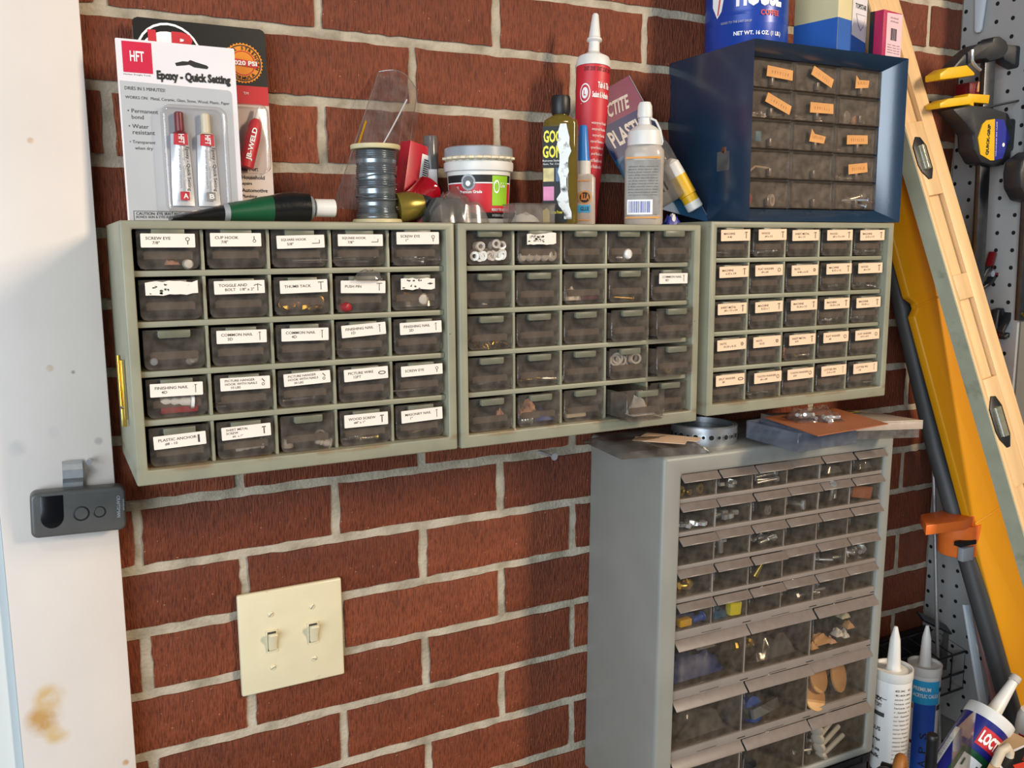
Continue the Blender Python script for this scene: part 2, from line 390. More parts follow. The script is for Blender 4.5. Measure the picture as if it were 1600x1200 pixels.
# ================================================================ THE SETTING
PITCH_Z, HALF = .06698, .1016
XC = 1.19
mb = MB()
mb.box(-.6, XC+.05, 0.0, .11, -1.7, .95, 'mortar')
wall = struct('wall_back', mb, 'red brick wall with grey mortar joints')
def brick_mesh(seed):
    mb = MB(); nx, nz = 16, 6; w, h = .2032-.0105, PITCH_Z-.0105
    def fn(a, b):
        x = (a-.5)*w; z = (b-.5)*h
        e = 0.0011*(noise.noise(Vector((x*160+seed*9, z*160, seed)))+.6*noise.noise(Vector((x*420, z*420+seed*5, seed))))
        ex = (abs(2*a-1) > .999); ez = (abs(2*b-1) > .999)
        if ex: x += e*1.4*math.copysign(1, a-.5)
        if ez: z += e*1.3*math.copysign(1, b-.5)
        y = -.0035+.0008*noise.noise(Vector((x*30+seed*3, z*30, seed)))
        if ex or ez: y += .0016
        return (x, y, z)
    mb.grid(fn, nx, nz, 'brick')
    rim = [(i, 0) for i in range(nx)]+[(nx, j) for j in range(nz)]+[(i, nz) for i in range(nx, 0, -1)]+[(0, j) for j in range(nz, 0, -1)]
    base = len(mb.v); fr = [mb.v[j*(nx+1)+i] for i, j in rim]
    mb.v += [Vector((p.x, .03, p.z)) for p in fr]; n = len(rim)
    for k in range(n):
        a = rim[k][1]*(nx+1)+rim[k][0]; b = rim[(k+1) % n][1]*(nx+1)+rim[(k+1) % n][0]
        mb.f.append([a, b, base+(k+1) % n, base+k]); mb.mi.append(0)
    return mb.mesh('brick', ang=60)
BR = [brick_mesh(k) for k in range(8)]
rb = random.Random(3)
for i in range(-12, 25):
    zc = -(i+.5)*PITCH_Z
    for k in range(-3, 13):
        if (k % 2 == 0) != (i % 2 != 0): continue
        x0, x1 = k*HALF, (k+2)*HALF
        x0 = max(x0, -.21); x1e = min(x1, XC+.005)
        if x1e-x0 < .03: continue
        me = BR[rb.randrange(8)]
        o = mk('brick', me, wall, ((x0+x1e)/2+rb.uniform(-.001, .001), rb.uniform(-.0008, .0008), zc+rb.uniform(-.0007, .0007)), (0, rb.uniform(-.004, .004), 0))
        sx_ = (x1e-x0-.0105)/(.2032-.0105)
        o.scale = (sx_*(-1 if False else 1), 1, 1)
mb = MB(); mb.box(-1.6, 2.2, -2.4, .12, -1.75, -1.70, 'concrete'); struct('floor', mb, 'grey concrete garage floor')
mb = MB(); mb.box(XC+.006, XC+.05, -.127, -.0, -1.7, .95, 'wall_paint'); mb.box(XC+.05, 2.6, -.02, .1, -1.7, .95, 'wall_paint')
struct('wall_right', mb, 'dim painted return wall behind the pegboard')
stainmat('post_paint', 'd4cac1', .5, [(-.066, -.190, .0035, 'c09a63'), (-.066, .013, .0030, 'b8946a'), (-.096, -.528, .017, 'b98f55'), (-.090, -.508, .015, 'c7a877'), (-.086, -.545, .012, 'c9ab7c'), (-.028, -.592, .0035, 'b08650'),
   (-.047, -.195, .0018, '8b8070'), (-.098, -.262, .008, 'c6bfb8'), (-.030, -.262, .004, 'b5aea7'), (-.068, -.25, .006, 'c8c1ba')])
mb = MB(); mb.box(-.1165, -.0185, -.022, -.0005, -1.7, .95, 'post_paint')
struct('trim_1', mb, 'white painted door casing board with rust stains', bevel=.0012)
mat('jamb_paint', 'cdd6d8', .5, 0, .04, 6)
mb = MB(); mb.box(-.50, -.117, -.012, -.0005, -1.7, .95, 'jamb_paint')
struct('trim_2', mb, 'pale blue white door jamb beside the casing', bevel=.001)
# ================================================================ SAGE GREEN DRAWER CABINETS
SW, SH, SD = .2915, .2185, .155
OX0, OX1 = -SW/2+.009, SW/2-.0085
RAILS = [.0068-.00275, .043, .0848, .1262, .1673, .2058+.00275]   # distance below the top
CW = (OX1-OX0)/5
DRW, DRH = CW-.0062, .0335
def drawer_tray():
    mb = MB(); w, h = DRW, DRH
    out = rrect(-w/2, w/2, -h/2, h/2, .006, 4, 'ab')
    mb.prism(out, 0, .0015, 'smoke')
    mb.box(-w/2+.001, -w/2+.0022, .0015, .13, -h/2+.003, h/2-.003, 'smoke'); mb.box(w/2-.0022, w/2-.001, .0015, .13, -h/2+.003, h/2-.003, 'smoke')
    mb.box(-w/2+.002, w/2-.002, .0015, .13, -h/2+.0005, -h/2+.0018, 'smoke')
    mb.box(-w/2+.002, w/2-.002, .1285, .13, -h/2+.0018, h/2-.003, 'smoke_shade')
    rim = [(x*.985, z*.97) for x, z in out]; n = len(out)                     # raised bead round the window
    return mb.mesh('drawer', bevel=.0004, seg=1)
def drawer_dark_plates():
    mb = MB(); w, h = DRW-.006, DRH; a = []
    for i in range(13): t = i/12; a.append((w/2-w*t, -h*.30+h*.24*math.sin(PI*t)))
    mb.prism([(-w/2, -h/2+.002), (w/2, -h/2+.002)]+a, .022, .0232, 'smoke_shade'); mb.box(-w/2, w/2, .034, .0352, -h/2+.002, h/2-.006, 'smoke_shade'); return mb.mesh('divider')  # dark plates added to put shade in the drawer; arch echoes its moulding
def drawer_slot():
    mb = MB(); w = DRW*.74; z = -.0035
    mb.box(-w/2, w/2, .0018, .0032, z-.0048, z+.0016, 'frost_strip'); mb.box(-w/2-.0015, w/2+.0015, .0016, .0046, z-.0012, z-.0002, 'frost_strip')
    mb.box(-w/2-.001, -w/2+.0008, .0016, .0046, z-.0050, z+.001, 'frost_strip'); mb.box(w/2-.0008, w/2+.001, .0016, .0046, z-.0050, z+.001, 'frost_strip')
    return mb.mesh('card_slot')
def drawer_tab():
    mb = MB(); mb.prism(rrect(-.0128, .0128, DRH/2-.0068, DRH/2-.0005, .0016, 3, 'ab'), -.0042, -.0001, 'tab_sage'); return mb.mesh('pull_tab', bevel=.0005)
TRAY, DARK_PLATES, SLOT, TAB = drawer_tray(), drawer_dark_plates(), drawer_slot(), drawer_tab()
def icon(mb, kind, x, z, s, fn, m):
    def bar(x0, z0, x1, z1, t=.00035):
        d = Vector((x1-x0, z1-z0)).normalized(); px, pz = -d.y*t, d.x*t
        mb.poly([(x0-px, z0-pz), (x1-px, z1-pz), (x1+px, z1+pz), (x0+px, z0+pz)], fn, m)
    if kind == 'eye': mb.disc(x, z+s*.35, s*.5, fn, m, 12, s*.34); bar(x, z-s*.1, x, z-s*.95)
    elif kind == 'hook': bar(x, z+s*.9, x, z); mb.disc(x+s*.05, z-s*.3, s*.42, fn, m, 12, s*.28)
    elif kind == 'ell': bar(x-s*1.6, z-s*.5, x+s*.4, z-s*.5, .0003); bar(x+s*.4, z-s*.5, x+s*.4, z+s*.4, .0003)
    elif kind == 'nail': bar(x, z-s, x, z+s, .00028); bar(x-s*.3, z+s, x+s*.3, z+s, .00028)
    elif kind == 'tack': bar(x, z-s, x, z+s, .0003); bar(x-s*.8, z+s, x+s*.8, z+s, .0003)
    elif kind == 'toggle': bar(x, z-s, x, z+s*.6, .0003); bar(x-s, z+s*.3, x, z+s*.7, .0003); bar(x+s, z+s*.3, x, z+s*.7, .0003)
    elif kind == 'screw':
        bar(x, z-s, x, z+s*.6, .0005); bar(x-s*.5, z+s*.8, x+s*.5, z+s*.8, .0005)
    elif kind == 'anchor': bar(x, z-s, x, z+s, .0008)
    elif kind == 'ring': mb.disc(x, z, s*.62, fn, m, 14, s*.42)
    elif kind == 'nut': mb.disc(x, z, s*.6, fn, m, 6, s*.4); mb.disc(x, z, s*.28, fn, m, 8, s*.18)
    elif kind == 'oval': mb.add([fn(x+s*1.1*math.cos(2*PI*k/14), z+s*.5*math.sin(2*PI*k/14)) for k in range(14)]+[fn(x+s*.8*math.cos(2*PI*k/14), z+s*.28*math.sin(2*PI*k/14)) for k in range(14)], [(k, (k+1) % 14, 14+(k+1) % 14, 14+k) for k in range(14)], m)
    elif kind == 'chain': mb.poly([(x-s, z), (x, z+s*.3), (x+s, z), (x, z-s*.3)], fn, m)
    elif kind == 'hanger': bar(x-s*.3, z+s, x+s*.4, z+s*.2, .0004); mb.disc(x, z-s*.4, s*.4, fn, m, 10, s*.25)
def paper_label(lines, ic, w, h, paper, torn=False, rnd=random):
    mb = MB(); t = .0007
    if torn:
        poly = [(-w/2, -h/2)]
        poly += [(-w/2+w*k/9, -h/2+rnd.uniform(-.0006, .0008)) for k in range(1, 9)]+[(w/2, -h/2+.001)]
        poly += [(w/2-w*k/9, h/2+rnd.uniform(-.0015, .0006)) for k in range(0, 10)]
    else: poly = rrect(-w/2, w/2, -h/2, h/2, .0006, 2)
    mb.prism(poly, -t, 0, paper); fn = flat(-t-.00012)
    n = len(lines); iw = w*.22 if ic else 0
    if lines:
        lh = {1: .0024, 2: .0024, 3: .0020}[n]; gap = lh*.5; tot = n*lh+(n-1)*gap
        for k, s in enumerate(lines):
            z = tot/2-k*(lh+gap)-lh; wid = text_geo(s, .012)[2]*lh*1.12; wid = min(wid, w*.95-iw)
            x = -w/2+w*.09 + (0 if k == 0 or n == 3 and k < 2 else w*.12)
            if n == 1: z += .0004
            mb.text(s, x, z, x+wid, z+lh, fn, 'ink', .012)
    if ic: icon(mb, ic, w/2-w*.14, 0, h*.30, fn, 'ink')
    if torn:
        for k in range(9):
            cx_, cz_ = rnd.uniform(-.45, .1)*w, rnd.uniform(-.4, .35)*h
            mb.poly([(cx_+rnd.uniform(.0004, .0022)*math.cos(2*PI*q/5), cz_+rnd.uniform(.0004, .0014)*math.sin(2*PI*q/5)) for q in range(5)], fn, 'soot')
    return mb.mesh('label', normals=False)
CABS = {}
def sage_cabinet(key, x0, ztop, label, specs, paper, outs={}):
    rnd = random.Random(key)
    root = thing('drawer_cabinet', label, 'drawer cabinet', (x0+SW/2, -.0006, ztop-SH), group='sage green hardware cabinets')
    CABS[key] = root
    mb = MB(); op = (OX0, OX1, SH-.2058, SH-.0068)
    mb.ring((-SW/2, SW/2, 0, SH), op, -SD, 0, 'sage_paint')
    mb.obj('case', root, bevel=.0016, seg=3)
    mb = MB(); mb.box(OX0-.001, OX1+.001, -.012, -.009, SH-.207, SH-.006, 'sage_paint'); mb.obj('back_panel', root)
    for d in RAILS[1:5]:
        mb = MB(); mb.box(OX0+.0003, OX1-.0003, -.1475, -.012, -.0025, .0025, 'sage_paint'); mb.obj('shelf', root, (0, 0, SH-d), bevel=.0008)
    for c in range(1, 5):
        mb = MB(); mb.box(-.0014, .0014, -.1462, -.012, SH-.2058, SH-.0069, 'sage_paint'); mb.obj('divider', root, (OX0+c*CW, 0, 0), bevel=.0006)
    for r in range(5):
        for c in range(5):
            zt, zb = RAILS[r]+.00275, RAILS[r+1]-.00275
            zc = SH-zb+DRH/2+.0006; xc = OX0+(c+.5)*CW
            yo = -.1480+rnd.uniform(-.0012, .0022)-outs.get((r, c), 0)
            d = mk('drawer', TRAY, root, (xc+rnd.uniform(-.0004, .0004), yo, zc), (0, rnd.uniform(-.004, .004), 0))
            mk('divider', DARK_PLATES, d, (0, 0, 0)); mk('card_slot', SLOT, d); mk('pull_tab', TAB, d)  # the divider here is the added dark backdrop inside each drawer
            sp = specs.get((r, c))
            if sp:
                lines, ic, kw = sp
                w = kw.get('w', .042); h = kw.get('h', .0112)
                lm = paper_label(lines, ic, w, h, kw.get('p', paper), kw.get('torn', False), rnd)
                mk('label', lm, d, (kw.get('dx', 0)+rnd.uniform(-.0008, .0008), -.0047, kw.get('dz', .0068)+rnd.uniform(-.0008, .0008)), (0, -math.radians(kw.get('a', rnd.uniform(-1.5, 1.5))), 0))
    return root
def cell(key, r, c, dx=0, dy=.012, dz=0):   # a spot on the bottom of one drawer
    o = CABS[key].location
    return Vector((o.x+OX0+(c+.5)*CW+dx, o.y-.148+dy, o.z+SH-(RAILS[r+1]-.00275)+.0028+dz))
ZT = -.0597
L1 = {(0, 0): (['SCREW EYE', '7/8"'], 'eye', {}), (0, 1): (['CUP HOOK', '7/8"'], 'hook', {}), (0, 2): (['SQUARE HOOK', '5/8"'], 'ell', {'dz': .006}),
 (0, 3): (['SQUARE HOOK', '7/8"'], 'ell', {'dz': .006, 'h': .0105}), (0, 4): (['SCREW EYE', '1"'], 'eye', {'dz': .0085}),
 (1, 0): ([], None, {'torn': True, 'w': .041, 'dz': .0095}), (1, 1): (['TOGGLE AND', 'BOLT   1/8" x 2"'], 'toggle', {'dz': .0095}), (1, 2): (['THUMB TACK'], 'tack', {'dz': .0088}),
 (1, 3): (['PUSH PIN'], 'tack', {'dz': .007}), (1, 4): ([], 'chain', {'torn': True, 'w': .034, 'dz': .0085}),
 (2, 1): (['COMMON NAIL', '2D'], 'nail', {'dz': .0082}), (2, 2): (['COMMON NAIL', '4D'], 'nail', {'dz': .0082}), (2, 3): (['FINISHING NAIL', '1D'], 'nail', {'dz': .0082, 'a': 3}), (2, 4): (['FINISHING NAIL', '2D'], 'nail', {'dz': .0088, 'a': 1}),
 (3, 0): (['FINISHING NAIL', '4D'], 'nail', {'dz': .0075, 'a': -1}), (3, 1): (['PICTURE HANGER', 'HOOK WITH NAILS', '10 LBS'], 'hanger', {'dz': .0095}), (3, 2): (['PICTURE HANGER', 'HOOK WITH NAILS', '20 LBS'], 'hanger', {'dz': .0085, 'a': 2}),
 (3, 3): (['PICTURE WIRE', '12FT'], 'oval', {'dz': .0090, 'a': 1.5}), (3, 4): (['SCREW EYE'], 'eye', {'dz': .0090, 'h': .0100}),
 (4, 0): (['PLASTIC ANCHOR', '#8 - 10'], 'anchor', {'dz': .0062, 'a': 1.5}), (4, 1): (['SHEET METAL', 'SCREW', '#6  x 1"'], 'screw', {'dz': .0080, 'a': 1}),
 (4, 3): (['WOOD SCREW', '#8" x 1"'], 'screw', {'dz': .0075, 'h': .0120}), (4, 4): (['MASONRY NAIL', '1"'], 'nail', {'dz': .0072, 'h': .0118, 'a': 1.5})}
sage_cabinet(1, -.009, ZT, 'sage green 25-drawer cabinet with white name labels, nearest the door casing', L1, 'paper_white')
L2 = {(0, 1): (['D SCREW', '#8 x 3/4"'], None, {'torn': True, 'w': .033, 'dz': .0085}), (1, 4): (['COMMON NAIL', '8D'], 'nail', {'w': .038, 'dz': .0075})}
sage_cabinet(2, .2863, ZT-.0004, 'sage green 25-drawer cabinet almost without labels, middle of the row', L2, 'paper_white', {(2, 3): .004, (2, 4): .012, (3, 4): .012, (3, 3): .004, (4, 3): .034, (0, 4): .004})
P3 = [[('MACHINE', '4-40', 'screw'), ('WOOD', '#4 x 1/2', 'screw'), ('SHEET METAL', '#6 x 1/2', 'screw'), ('WOOD', '#8 x 1/2 x 3/4', 'screw'), ('MACHINE', '6-32 x 1/2', 'screw')],
 [('MACHINE', '6-32 x 3/4', 'screw'), ('FLAT WASHER', '#4 x #6', 'ring'), ('NUTS', '4-40 x 6-32', 'nut'), ('MACHINE', '8-32 x 1/2', 'screw'), ('WOOD', '#6 x 3/4', 'screw')],
 [('SHEET METAL', '#8 x 1/2 x 3/4', 'screw'), ('MACHINE', '8-32 x 1', 'screw'), ('MACHINE', '10-24 x 1/2', 'screw'), ('MACHINE', '10-24 x 3/4', 'screw'), ('MACHINE', '10-24 x 1', 'screw')],
 [('NUTS', '10-24 x 8-32', 'nut'), ('NUTS', '10-32', 'nut'), ('SHEET METAL', '#10', 'screw'), ('FLAT WASHER', '#8', 'ring'), ('FLAT WASHER', '#10 x #12', 'ring')],
 [('SPLIT WASHER', '#8', 'oval'), ('TOOTH WASHER', '#6 x #8', 'ring'), ('TOOTH WASHER', '#10', 'ring'), ('COTTER PIN', '1/16 x 3/4', 'nail'), ('COTTER PIN', '1/8', 'nail')]]
L3 = {(r, c): ([a, b], ic, {'w': .042, 'h': .0125, 'dz': .0088 if r else .0075, 'a': 1.0}) for r in range(5) for c, (a, b, ic) in enumerate(P3[r])}
sage_cabinet(3, .5915, -.0562, 'sage green 25-drawer cabinet with peach labels, below the blue cabinet', L3, 'paper_peach')
# ================================================================ BLUE CABINET
BX0, BX1, BZ0, BZ1, BD = .6475, .8945, -.0555, .1420, .153
bw, bh = BX1-BX0, BZ1-BZ0
blue = thing('drawer_cabinet', 'dark blue metal cabinet of fifteen clear drawers with tan tape labels', 'drawer cabinet', ((BX0+BX1)/2, -.0006, BZ0))
mb = MB(); bop = (-bw/2+.0125, bw/2-.0200, .0150, bh-.0130)
mb.ring((-bw/2, bw/2, 0, bh), bop, -BD, 0, 'blue_paint', -.1300); mb.obj('case', blue, bevel=.0007)
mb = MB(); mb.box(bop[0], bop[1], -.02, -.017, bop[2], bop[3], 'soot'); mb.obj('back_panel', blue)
bcw, brh = (bop[1]-bop[0])/3, (bop[3]-bop[2])/5
for r in range(1, 5):
    mb = MB(); mb.box(bop[0], bop[1], -.126, -.02, -.0009, .0009, 'black_plastic'); mb.obj('shelf', blue, (0, 0, bop[3]-r*brh))
for c in range(1, 3):
    mb = MB(); mb.box(-.001, .001, -.1255, -.02, bop[2], bop[3], 'black_plastic'); mb.obj('divider', blue, (bop[0]+c*bcw, 0, 0))
def blue_tray():
    mb = MB(); w, h = bcw-.003, brh-.0024
    mb.ring((-w/2, w/2, -h/2, h/2), (-w/2+.0014, w/2-.0014, -h/2+.0012, h/2-.0016), -.0055, .0, 'blue_drawer', -.0015)
    mb.box(-w/2+.0014, w/2-.0014, -.0016, 0, -h/2+.0012, h/2-.0016, 'blue_drawer')
    mb.box(-w/2+.001, -w/2+.0024, 0, .10, -h/2, h/2-.006, 'blue_drawer'); mb.box(w/2-.0024, w/2-.001, 0, .10, -h/2, h/2-.006, 'blue_drawer')
    mb.box(-w/2, w/2, 0, .10, -h/2, -h/2+.0014, 'blue_drawer'); return mb.mesh('drawer', bevel=.0003, seg=1)
def blue_pull():
    mb = MB(); mb.box(-.0022, .0022, -.0062, -.0017, -brh/2+.0035, -brh/2+.0125, 'frost_strip'); return mb.mesh('pull_tab', bevel=.0005)
BT, BP = blue_tray(), blue_pull()
tapes = {(0, 0): (.010, .001, -4, .040, .012), (0, 1): (.006, .002, -22, .036, .011), (0, 2): (0, .000, 6, .024, .012), (1, 0): (.010, .0008, -20, .040, .011), (1, 1): (.006, .0, 0, .038, .012),
 (2, 1): (.002, .0, -4, .026, .012), (2, 2): (-.002, .0005, 2, .036, .011), (3, 2): (.001, .0, 6, .033, .012)}
scr = {(0, 0): 'WASHERS', (0, 1): 'FUSES', (0, 2): 'TAP', (1, 0): 'NUTS', (1, 1): 'CLIPS', (2, 1): 'SPRINGS', (2, 2): 'BUSHINGS', (3, 2): 'KEYS'}
rnd = random.Random(5)
def bcell(r, c, dx=0, dy=.01, dz=0): return Vector((blue.location.x+bop[0]+(c+.5)*bcw+dx, -.126+dy, BZ0+bop[3]-(r+1)*brh+.003+dz))
for r in range(5):
    for c in range(3):
        d = mk('drawer', BT, blue, (bop[0]+(c+.5)*bcw, -.1260+rnd.uniform(-.001, .001), bop[3]-(r+.5)*brh), (0, rnd.uniform(-.005, .005), 0))
        mk('pull_tab', BP, d)
        if (r, c) in tapes:
            dx, dz, a, w, h = tapes[(r, c)]; mb = MB()
            torn = (r, c) in ((0, 2), (2, 1))
            pl = [(-w/2, -h/2), (w*.42, -h/2), (w/2, h*.2), (w*.2, h*.25), (-w*.2, h*.3), (-w*.4, h*.75)] if torn else [(-w/2, -h/2), (w/2, -h/2+.0006), (w/2-.0005, h/2), (-w/2+.0004, h/2)]
            mb.prism(pl, -.0006, 0, 'tape_tan')
            for k in range(7):      # faint pencil strokes, too worn to read
                x = -w*.3+k*w*.1; mb.poly([(x, -h*.18), (x+.0004, -h*.18), (x+.0012*rnd.uniform(-.5, 1), h*.12), (x-.0003, h*.12)], flat(-.0008), 'leather')
            mb.obj('tape_label', d, (dx, -.0060, dz), (0, -math.radians(a)+0, 0), normals=False)
mb = MB(); mb.prism(rrect(0, .021, 0, .022, .001, 2), 0, .0006, 'film_hazy'); mb.box(.008, .0125, .0, .003, .020, .027, 'copper')
q = atx(1120, 268, BX0-.0016); tg = mb.obj('hang_tab', None, (q.x, q.y, q.z), (0, 0, -PI/2)); tag(tg, 'small clear adhesive hanging tab stuck on the blue cabinet side', 'adhesive tab')
# ================================================================ GREY CABINET
GX0, GX1, GZ0, GZ1 = .5250, .8975, -.769, -.3190
gw, gh = GX1-GX0, GZ1-GZ0
TILT = math.radians(.95)
grey = thing('drawer_cabinet', 'tall grey plastic cabinet of small and large clear drawers', 'drawer cabinet', ((GX0+GX1)/2, -.0, GZ0), (0, TILT, 0))
mb = MB(); gop = (-gw/2+.0265, gw/2-.0150, .0105, gh-.0225)
mb.ring((-gw/2, gw/2, 0, gh), gop, -.157, -.004, 'grey_plastic'); mb.obj('case', grey, bevel=.0055, seg=4)
mb = MB(); mb.box(gop[0]-.002, gop[1]+.002, -.012, -.008, gop[2]-.002, gop[3]+.002, 'grey_rail'); mb.obj('back_panel', grey)
GR = [.0225, .0545, .0940, .1335, .1740, .2160, .2905, .3670, .4395]
gcs, gcl = (gop[1]-gop[0])/6, (gop[1]-gop[0])/3
for k in range(1, 8):
    th = .0024 if k < 5 else .0052
    mb = MB(); mb.box(gop[0]-.001, gop[1]+.001, -.1525, -.012, -th, th, 'grey_rail')
    if k >= 5:
        for c in range(3):
            mb.box(gop[0]+(c+.36)*gcl, gop[0]+(c+.63)*gcl, -.1530, -.1524, -th+.0018, -th+.0030, 'dark_void')
            mb.box(gop[0]+(c+.93)*gcl, gop[0]+(c+1.05)*gcl if c < 2 else gop[1], -.1530, -.1524, -th+.0022, -th+.0040, 'dark_void')
    mb.obj('shelf', grey, (0, 0, gh-GR[k]), bevel=.0006)
for c in range(1, 6):
    mb = MB(); mb.box(-.0011, .0011, -.1505, -.012, gh-GR[5], gop[3], 'grey_rail'); mb.obj('divider', grey, (gop[0]+c*gcs, 0, 0))
for c in range(1, 3):
    mb = MB(); mb.box(-.0011, .0011, -.1505, -.012, gop[2], gh-GR[5], 'grey_rail'); mb.obj('divider', grey, (gop[0]+c*gcl, 0, 0))
def grey_tray(w, h):
    mb = MB(); mb.prism(rrect(-w/2, w/2, -h/2, h/2, .002, 2, 'ab'), 0, .0016, 'grey_drawer')
    mb.box(-w/2+.0006, -w/2+.002, .0016, .13, -h/2+.001, h/2-.004, 'grey_drawer'); mb.box(w/2-.002, w/2-.0006, .0016, .13, -h/2+.001, h/2-.004, 'grey_drawer')
    mb.box(-w/2+.002, w/2-.002, .0016, .13, -h/2+.0004, -h/2+.0018, 'grey_drawer'); mb.box(-w/2+.002, w/2-.002, .1284, .13, -h/2, h/2-.004, 'grey_drawer')
    return mb.mesh('drawer', bevel=.0003, seg=1)
def grey_lip(w, h, d=.0105, dp=.0100):
    mb = MB(); z = h/2
    mb.add([(x, y, zz) for x in (-w/2, w/2) for y, zz in ((0, z), (-d, z-dp), (-d-.0004, z-dp-.0012), (0, z-.0026))],
           [(0, 1, 2, 3), (7, 6, 5, 4), (0, 4, 5, 1), (1, 5, 6, 2), (2, 6, 7, 3), (3, 7, 4, 0)], 'grey_lip')
    return mb.mesh('lip_handle', bevel=.0003, seg=1)
GTS = {}
rnd = random.Random(9)
def gcell(r, c, dx=0, dy=.012, dz=0):
    small = r < 5; cw = gcs if small else gcl
    p = Vector((gop[0]+(c+.5)*cw+dx, -.151+dy, gh-GR[r+1]+.0068+dz if not small else gh-GR[r+1]+.0048+dz))
    return Matrix.Translation(grey.location) @ Matrix.Rotation(TILT, 4, 'Y') @ p
for r in range(8):
    small = r < 5; cw = gcs if small else gcl; n = 6 if small else 3
    th0 = .0024 if r <= 4 else .0052; th1 = .0024 if r+1 < 5 else .0052
    if r == 0: th0 = 0
    if r == 7: th1 = 0
    zt, zb = gh-GR[r]-th0, gh-GR[r+1]+th1; h = zt-zb-.001; w = cw-.0028
    key = (round(w, 4), round(h, 4))
    if key not in GTS: GTS[key] = (grey_tray(w, h), grey_lip(w+.0012, h, .0080 if small else .0095, .0072 if small else .0095))
    for c in range(n):
        d = mk('drawer', GTS[key][0], grey, (gop[0]+(c+.5)*cw, -.1505+rnd.uniform(-.003, .001), (zt+zb)/2), (0, rnd.uniform(-.006, .006), 0))
        mk('lip_handle', GTS[key][1], d)
# ================================================================ SWITCH, REMOTE, LATCH, SCREW ON THE WALL
a, b = at(373, 934, -.01), at(540, 1052, -.01)
px0, px1, pz0, pz1 = .0905, .2035, -.5575, -.4440
sw = thing('switch_plate', 'ivory two-gang toggle switch plate on the brick wall', 'light switch', ((px0+px1)/2, -.0045, pz0))
w_, h_ = px1-px0, pz1-pz0
mb = MB(); mb.box(-w_/2, w_/2, -.0062, 0, 0, h_, 'plate_ivory'); mb.obj('plate', sw, bevel=.0022, seg=3)
for sx_ in (-.0225, .0225):
    mb = MB(); mb.ring((-.0062, .0062, -.0125, .0125), (-.0046, .0046, -.0108, .0108), -.0072, -.006, 'plate_ivory'); mb.box(-.0046, .0046, -.0064, -.0060, -.0108, .0108, 'soot')
    o = mb.obj('switch_frame', sw, (sx_, 0, h_/2), bevel=.0004)
    mb = MB(); mb.prism([(-.0004, -.0085), (.0046, -.0085), (.0058, .0), (.0120, .0105), (.0100, .0125), (-.0004, .0085)], -.0042, .0042, 'plate_ivory')
    mb.obj('toggle', sw, (sx_, -.0060, h_/2-.0005), (0, 0, -PI/2), bevel=.0007)
    for dz in (-.0302, .0302):
        mb = MB(); mb.T = Matrix.Rotation(PI/2, 4, 'X'); mb.lathe([(.0030, 0), (.0030, .0008), (.0018, .0016)], 'plate_ivory', 14); mb.T = Matrix()
        o = mb.obj('screw', sw, (sx_, -.0061, h_/2+dz))
        mb = MB(); mb.box(-.0024, .0024, -.0003, .0002, -.0003, .0003, 'soot'); mb.obj('slot', o, (0, -.0014, 0), (0, random.uniform(-1, 1), 0))
# garage remote on the casing board
c = at(122, 798, -.040)
rem = thing('garage_remote', 'dark grey garage door remote with three buttons clipped to the white casing', 'remote control', (c.x, -.0235, c.z-.022), (0, math.radians(2.2), 0))
rw, rh = .0800, .0425
mb = MB(); mb.prism(rrect(-rw/2, rw/2, 0, rh, .006, 4), -.0200, -.002, 'charcoal'); mb.obj('body', rem, bevel=.0030, seg=3)
mb = MB(); pl = [(-rw/2+.0085, rh-.0035), (-rw/2+.0085, rh-.020)]+[(-rw/2+.0175-.0095*math.cos(PI*k/10), rh-.0235-.0105*math.sin(PI*k/10)) for k in range(11)]+[(-rw/2+.0270, rh-.0035)]
mb.prism(pl, -.0206, -.0195, 'black_gloss'); mb.obj('large_button', rem, bevel=.0004)
for bx_, br_ in ((.0015, .0062), (.0170, .0048)):
    mb = MB(); mb.T = Matrix.Translation((bx_, -.0203, rh*.47)) @ Matrix.Rotation(PI/2, 4, 'X'); mb.lathe([(br_*1.12, -.0004), (br_*1.12, .0002), (br_*.97, .0004), (br_*.9, -.0005), (br_*.5, -.0011)], 'black_plastic', 20)
    mb.obj('button', rem)
mb = MB(); mb.text('CRAFTSMAN', 0, 0, .0210, .0030, lambda u, v: (.0320+v, -.0203, rh*.80-u), 'lid_grey', .02); mb.text('ASSURELINK', 0, 0, .0115, .0013, lambda u, v: (.0372+v, -.0203, rh*.72-u), 'lid_grey', .01); mb.obj('lettering', rem, normals=False)
mb = MB(); pts = [(0, -.004, rh-.004), (0, -.0045, rh+.004), (0, -.012, rh+.010), (0, -.011, rh+.017), (0, -.0035, rh+.021), (0, -.0015, rh+.024)]
for i in range(len(pts)-1):
    p_, q_ = Vector(pts[i]), Vector(pts[i+1]); n_ = Vector((0, -(q_-p_).z, (q_-p_).y)).normalized()*.0005
    mb.add([(x, *(v)[1:]) for x in (-.0085, .0085) for v in (p_-n_, q_-n_, q_+n_, p_+n_)], [(0, 1, 2, 3), (7, 6, 5, 4), (0, 4, 5, 1), (1, 5, 6, 2), (2, 6, 7, 3), (3, 7, 4, 0)], 'steel')
mb.obj('visor_clip', rem, (-.004, 0, 0))
c = at(138, 718, -.022)
mb = MB(); mb.T = Matrix.Rotation(PI/2, 4, 'X'); mb.lathe([(.0012, -.001), (.0012, .010), (.0030, .0105), (.0026, .0125)], 'steel', 12); tag(mb.obj('screw', None, (c.x, -.0215, c.z)), 'steel screw driven into the white casing above the remote', 'screw')
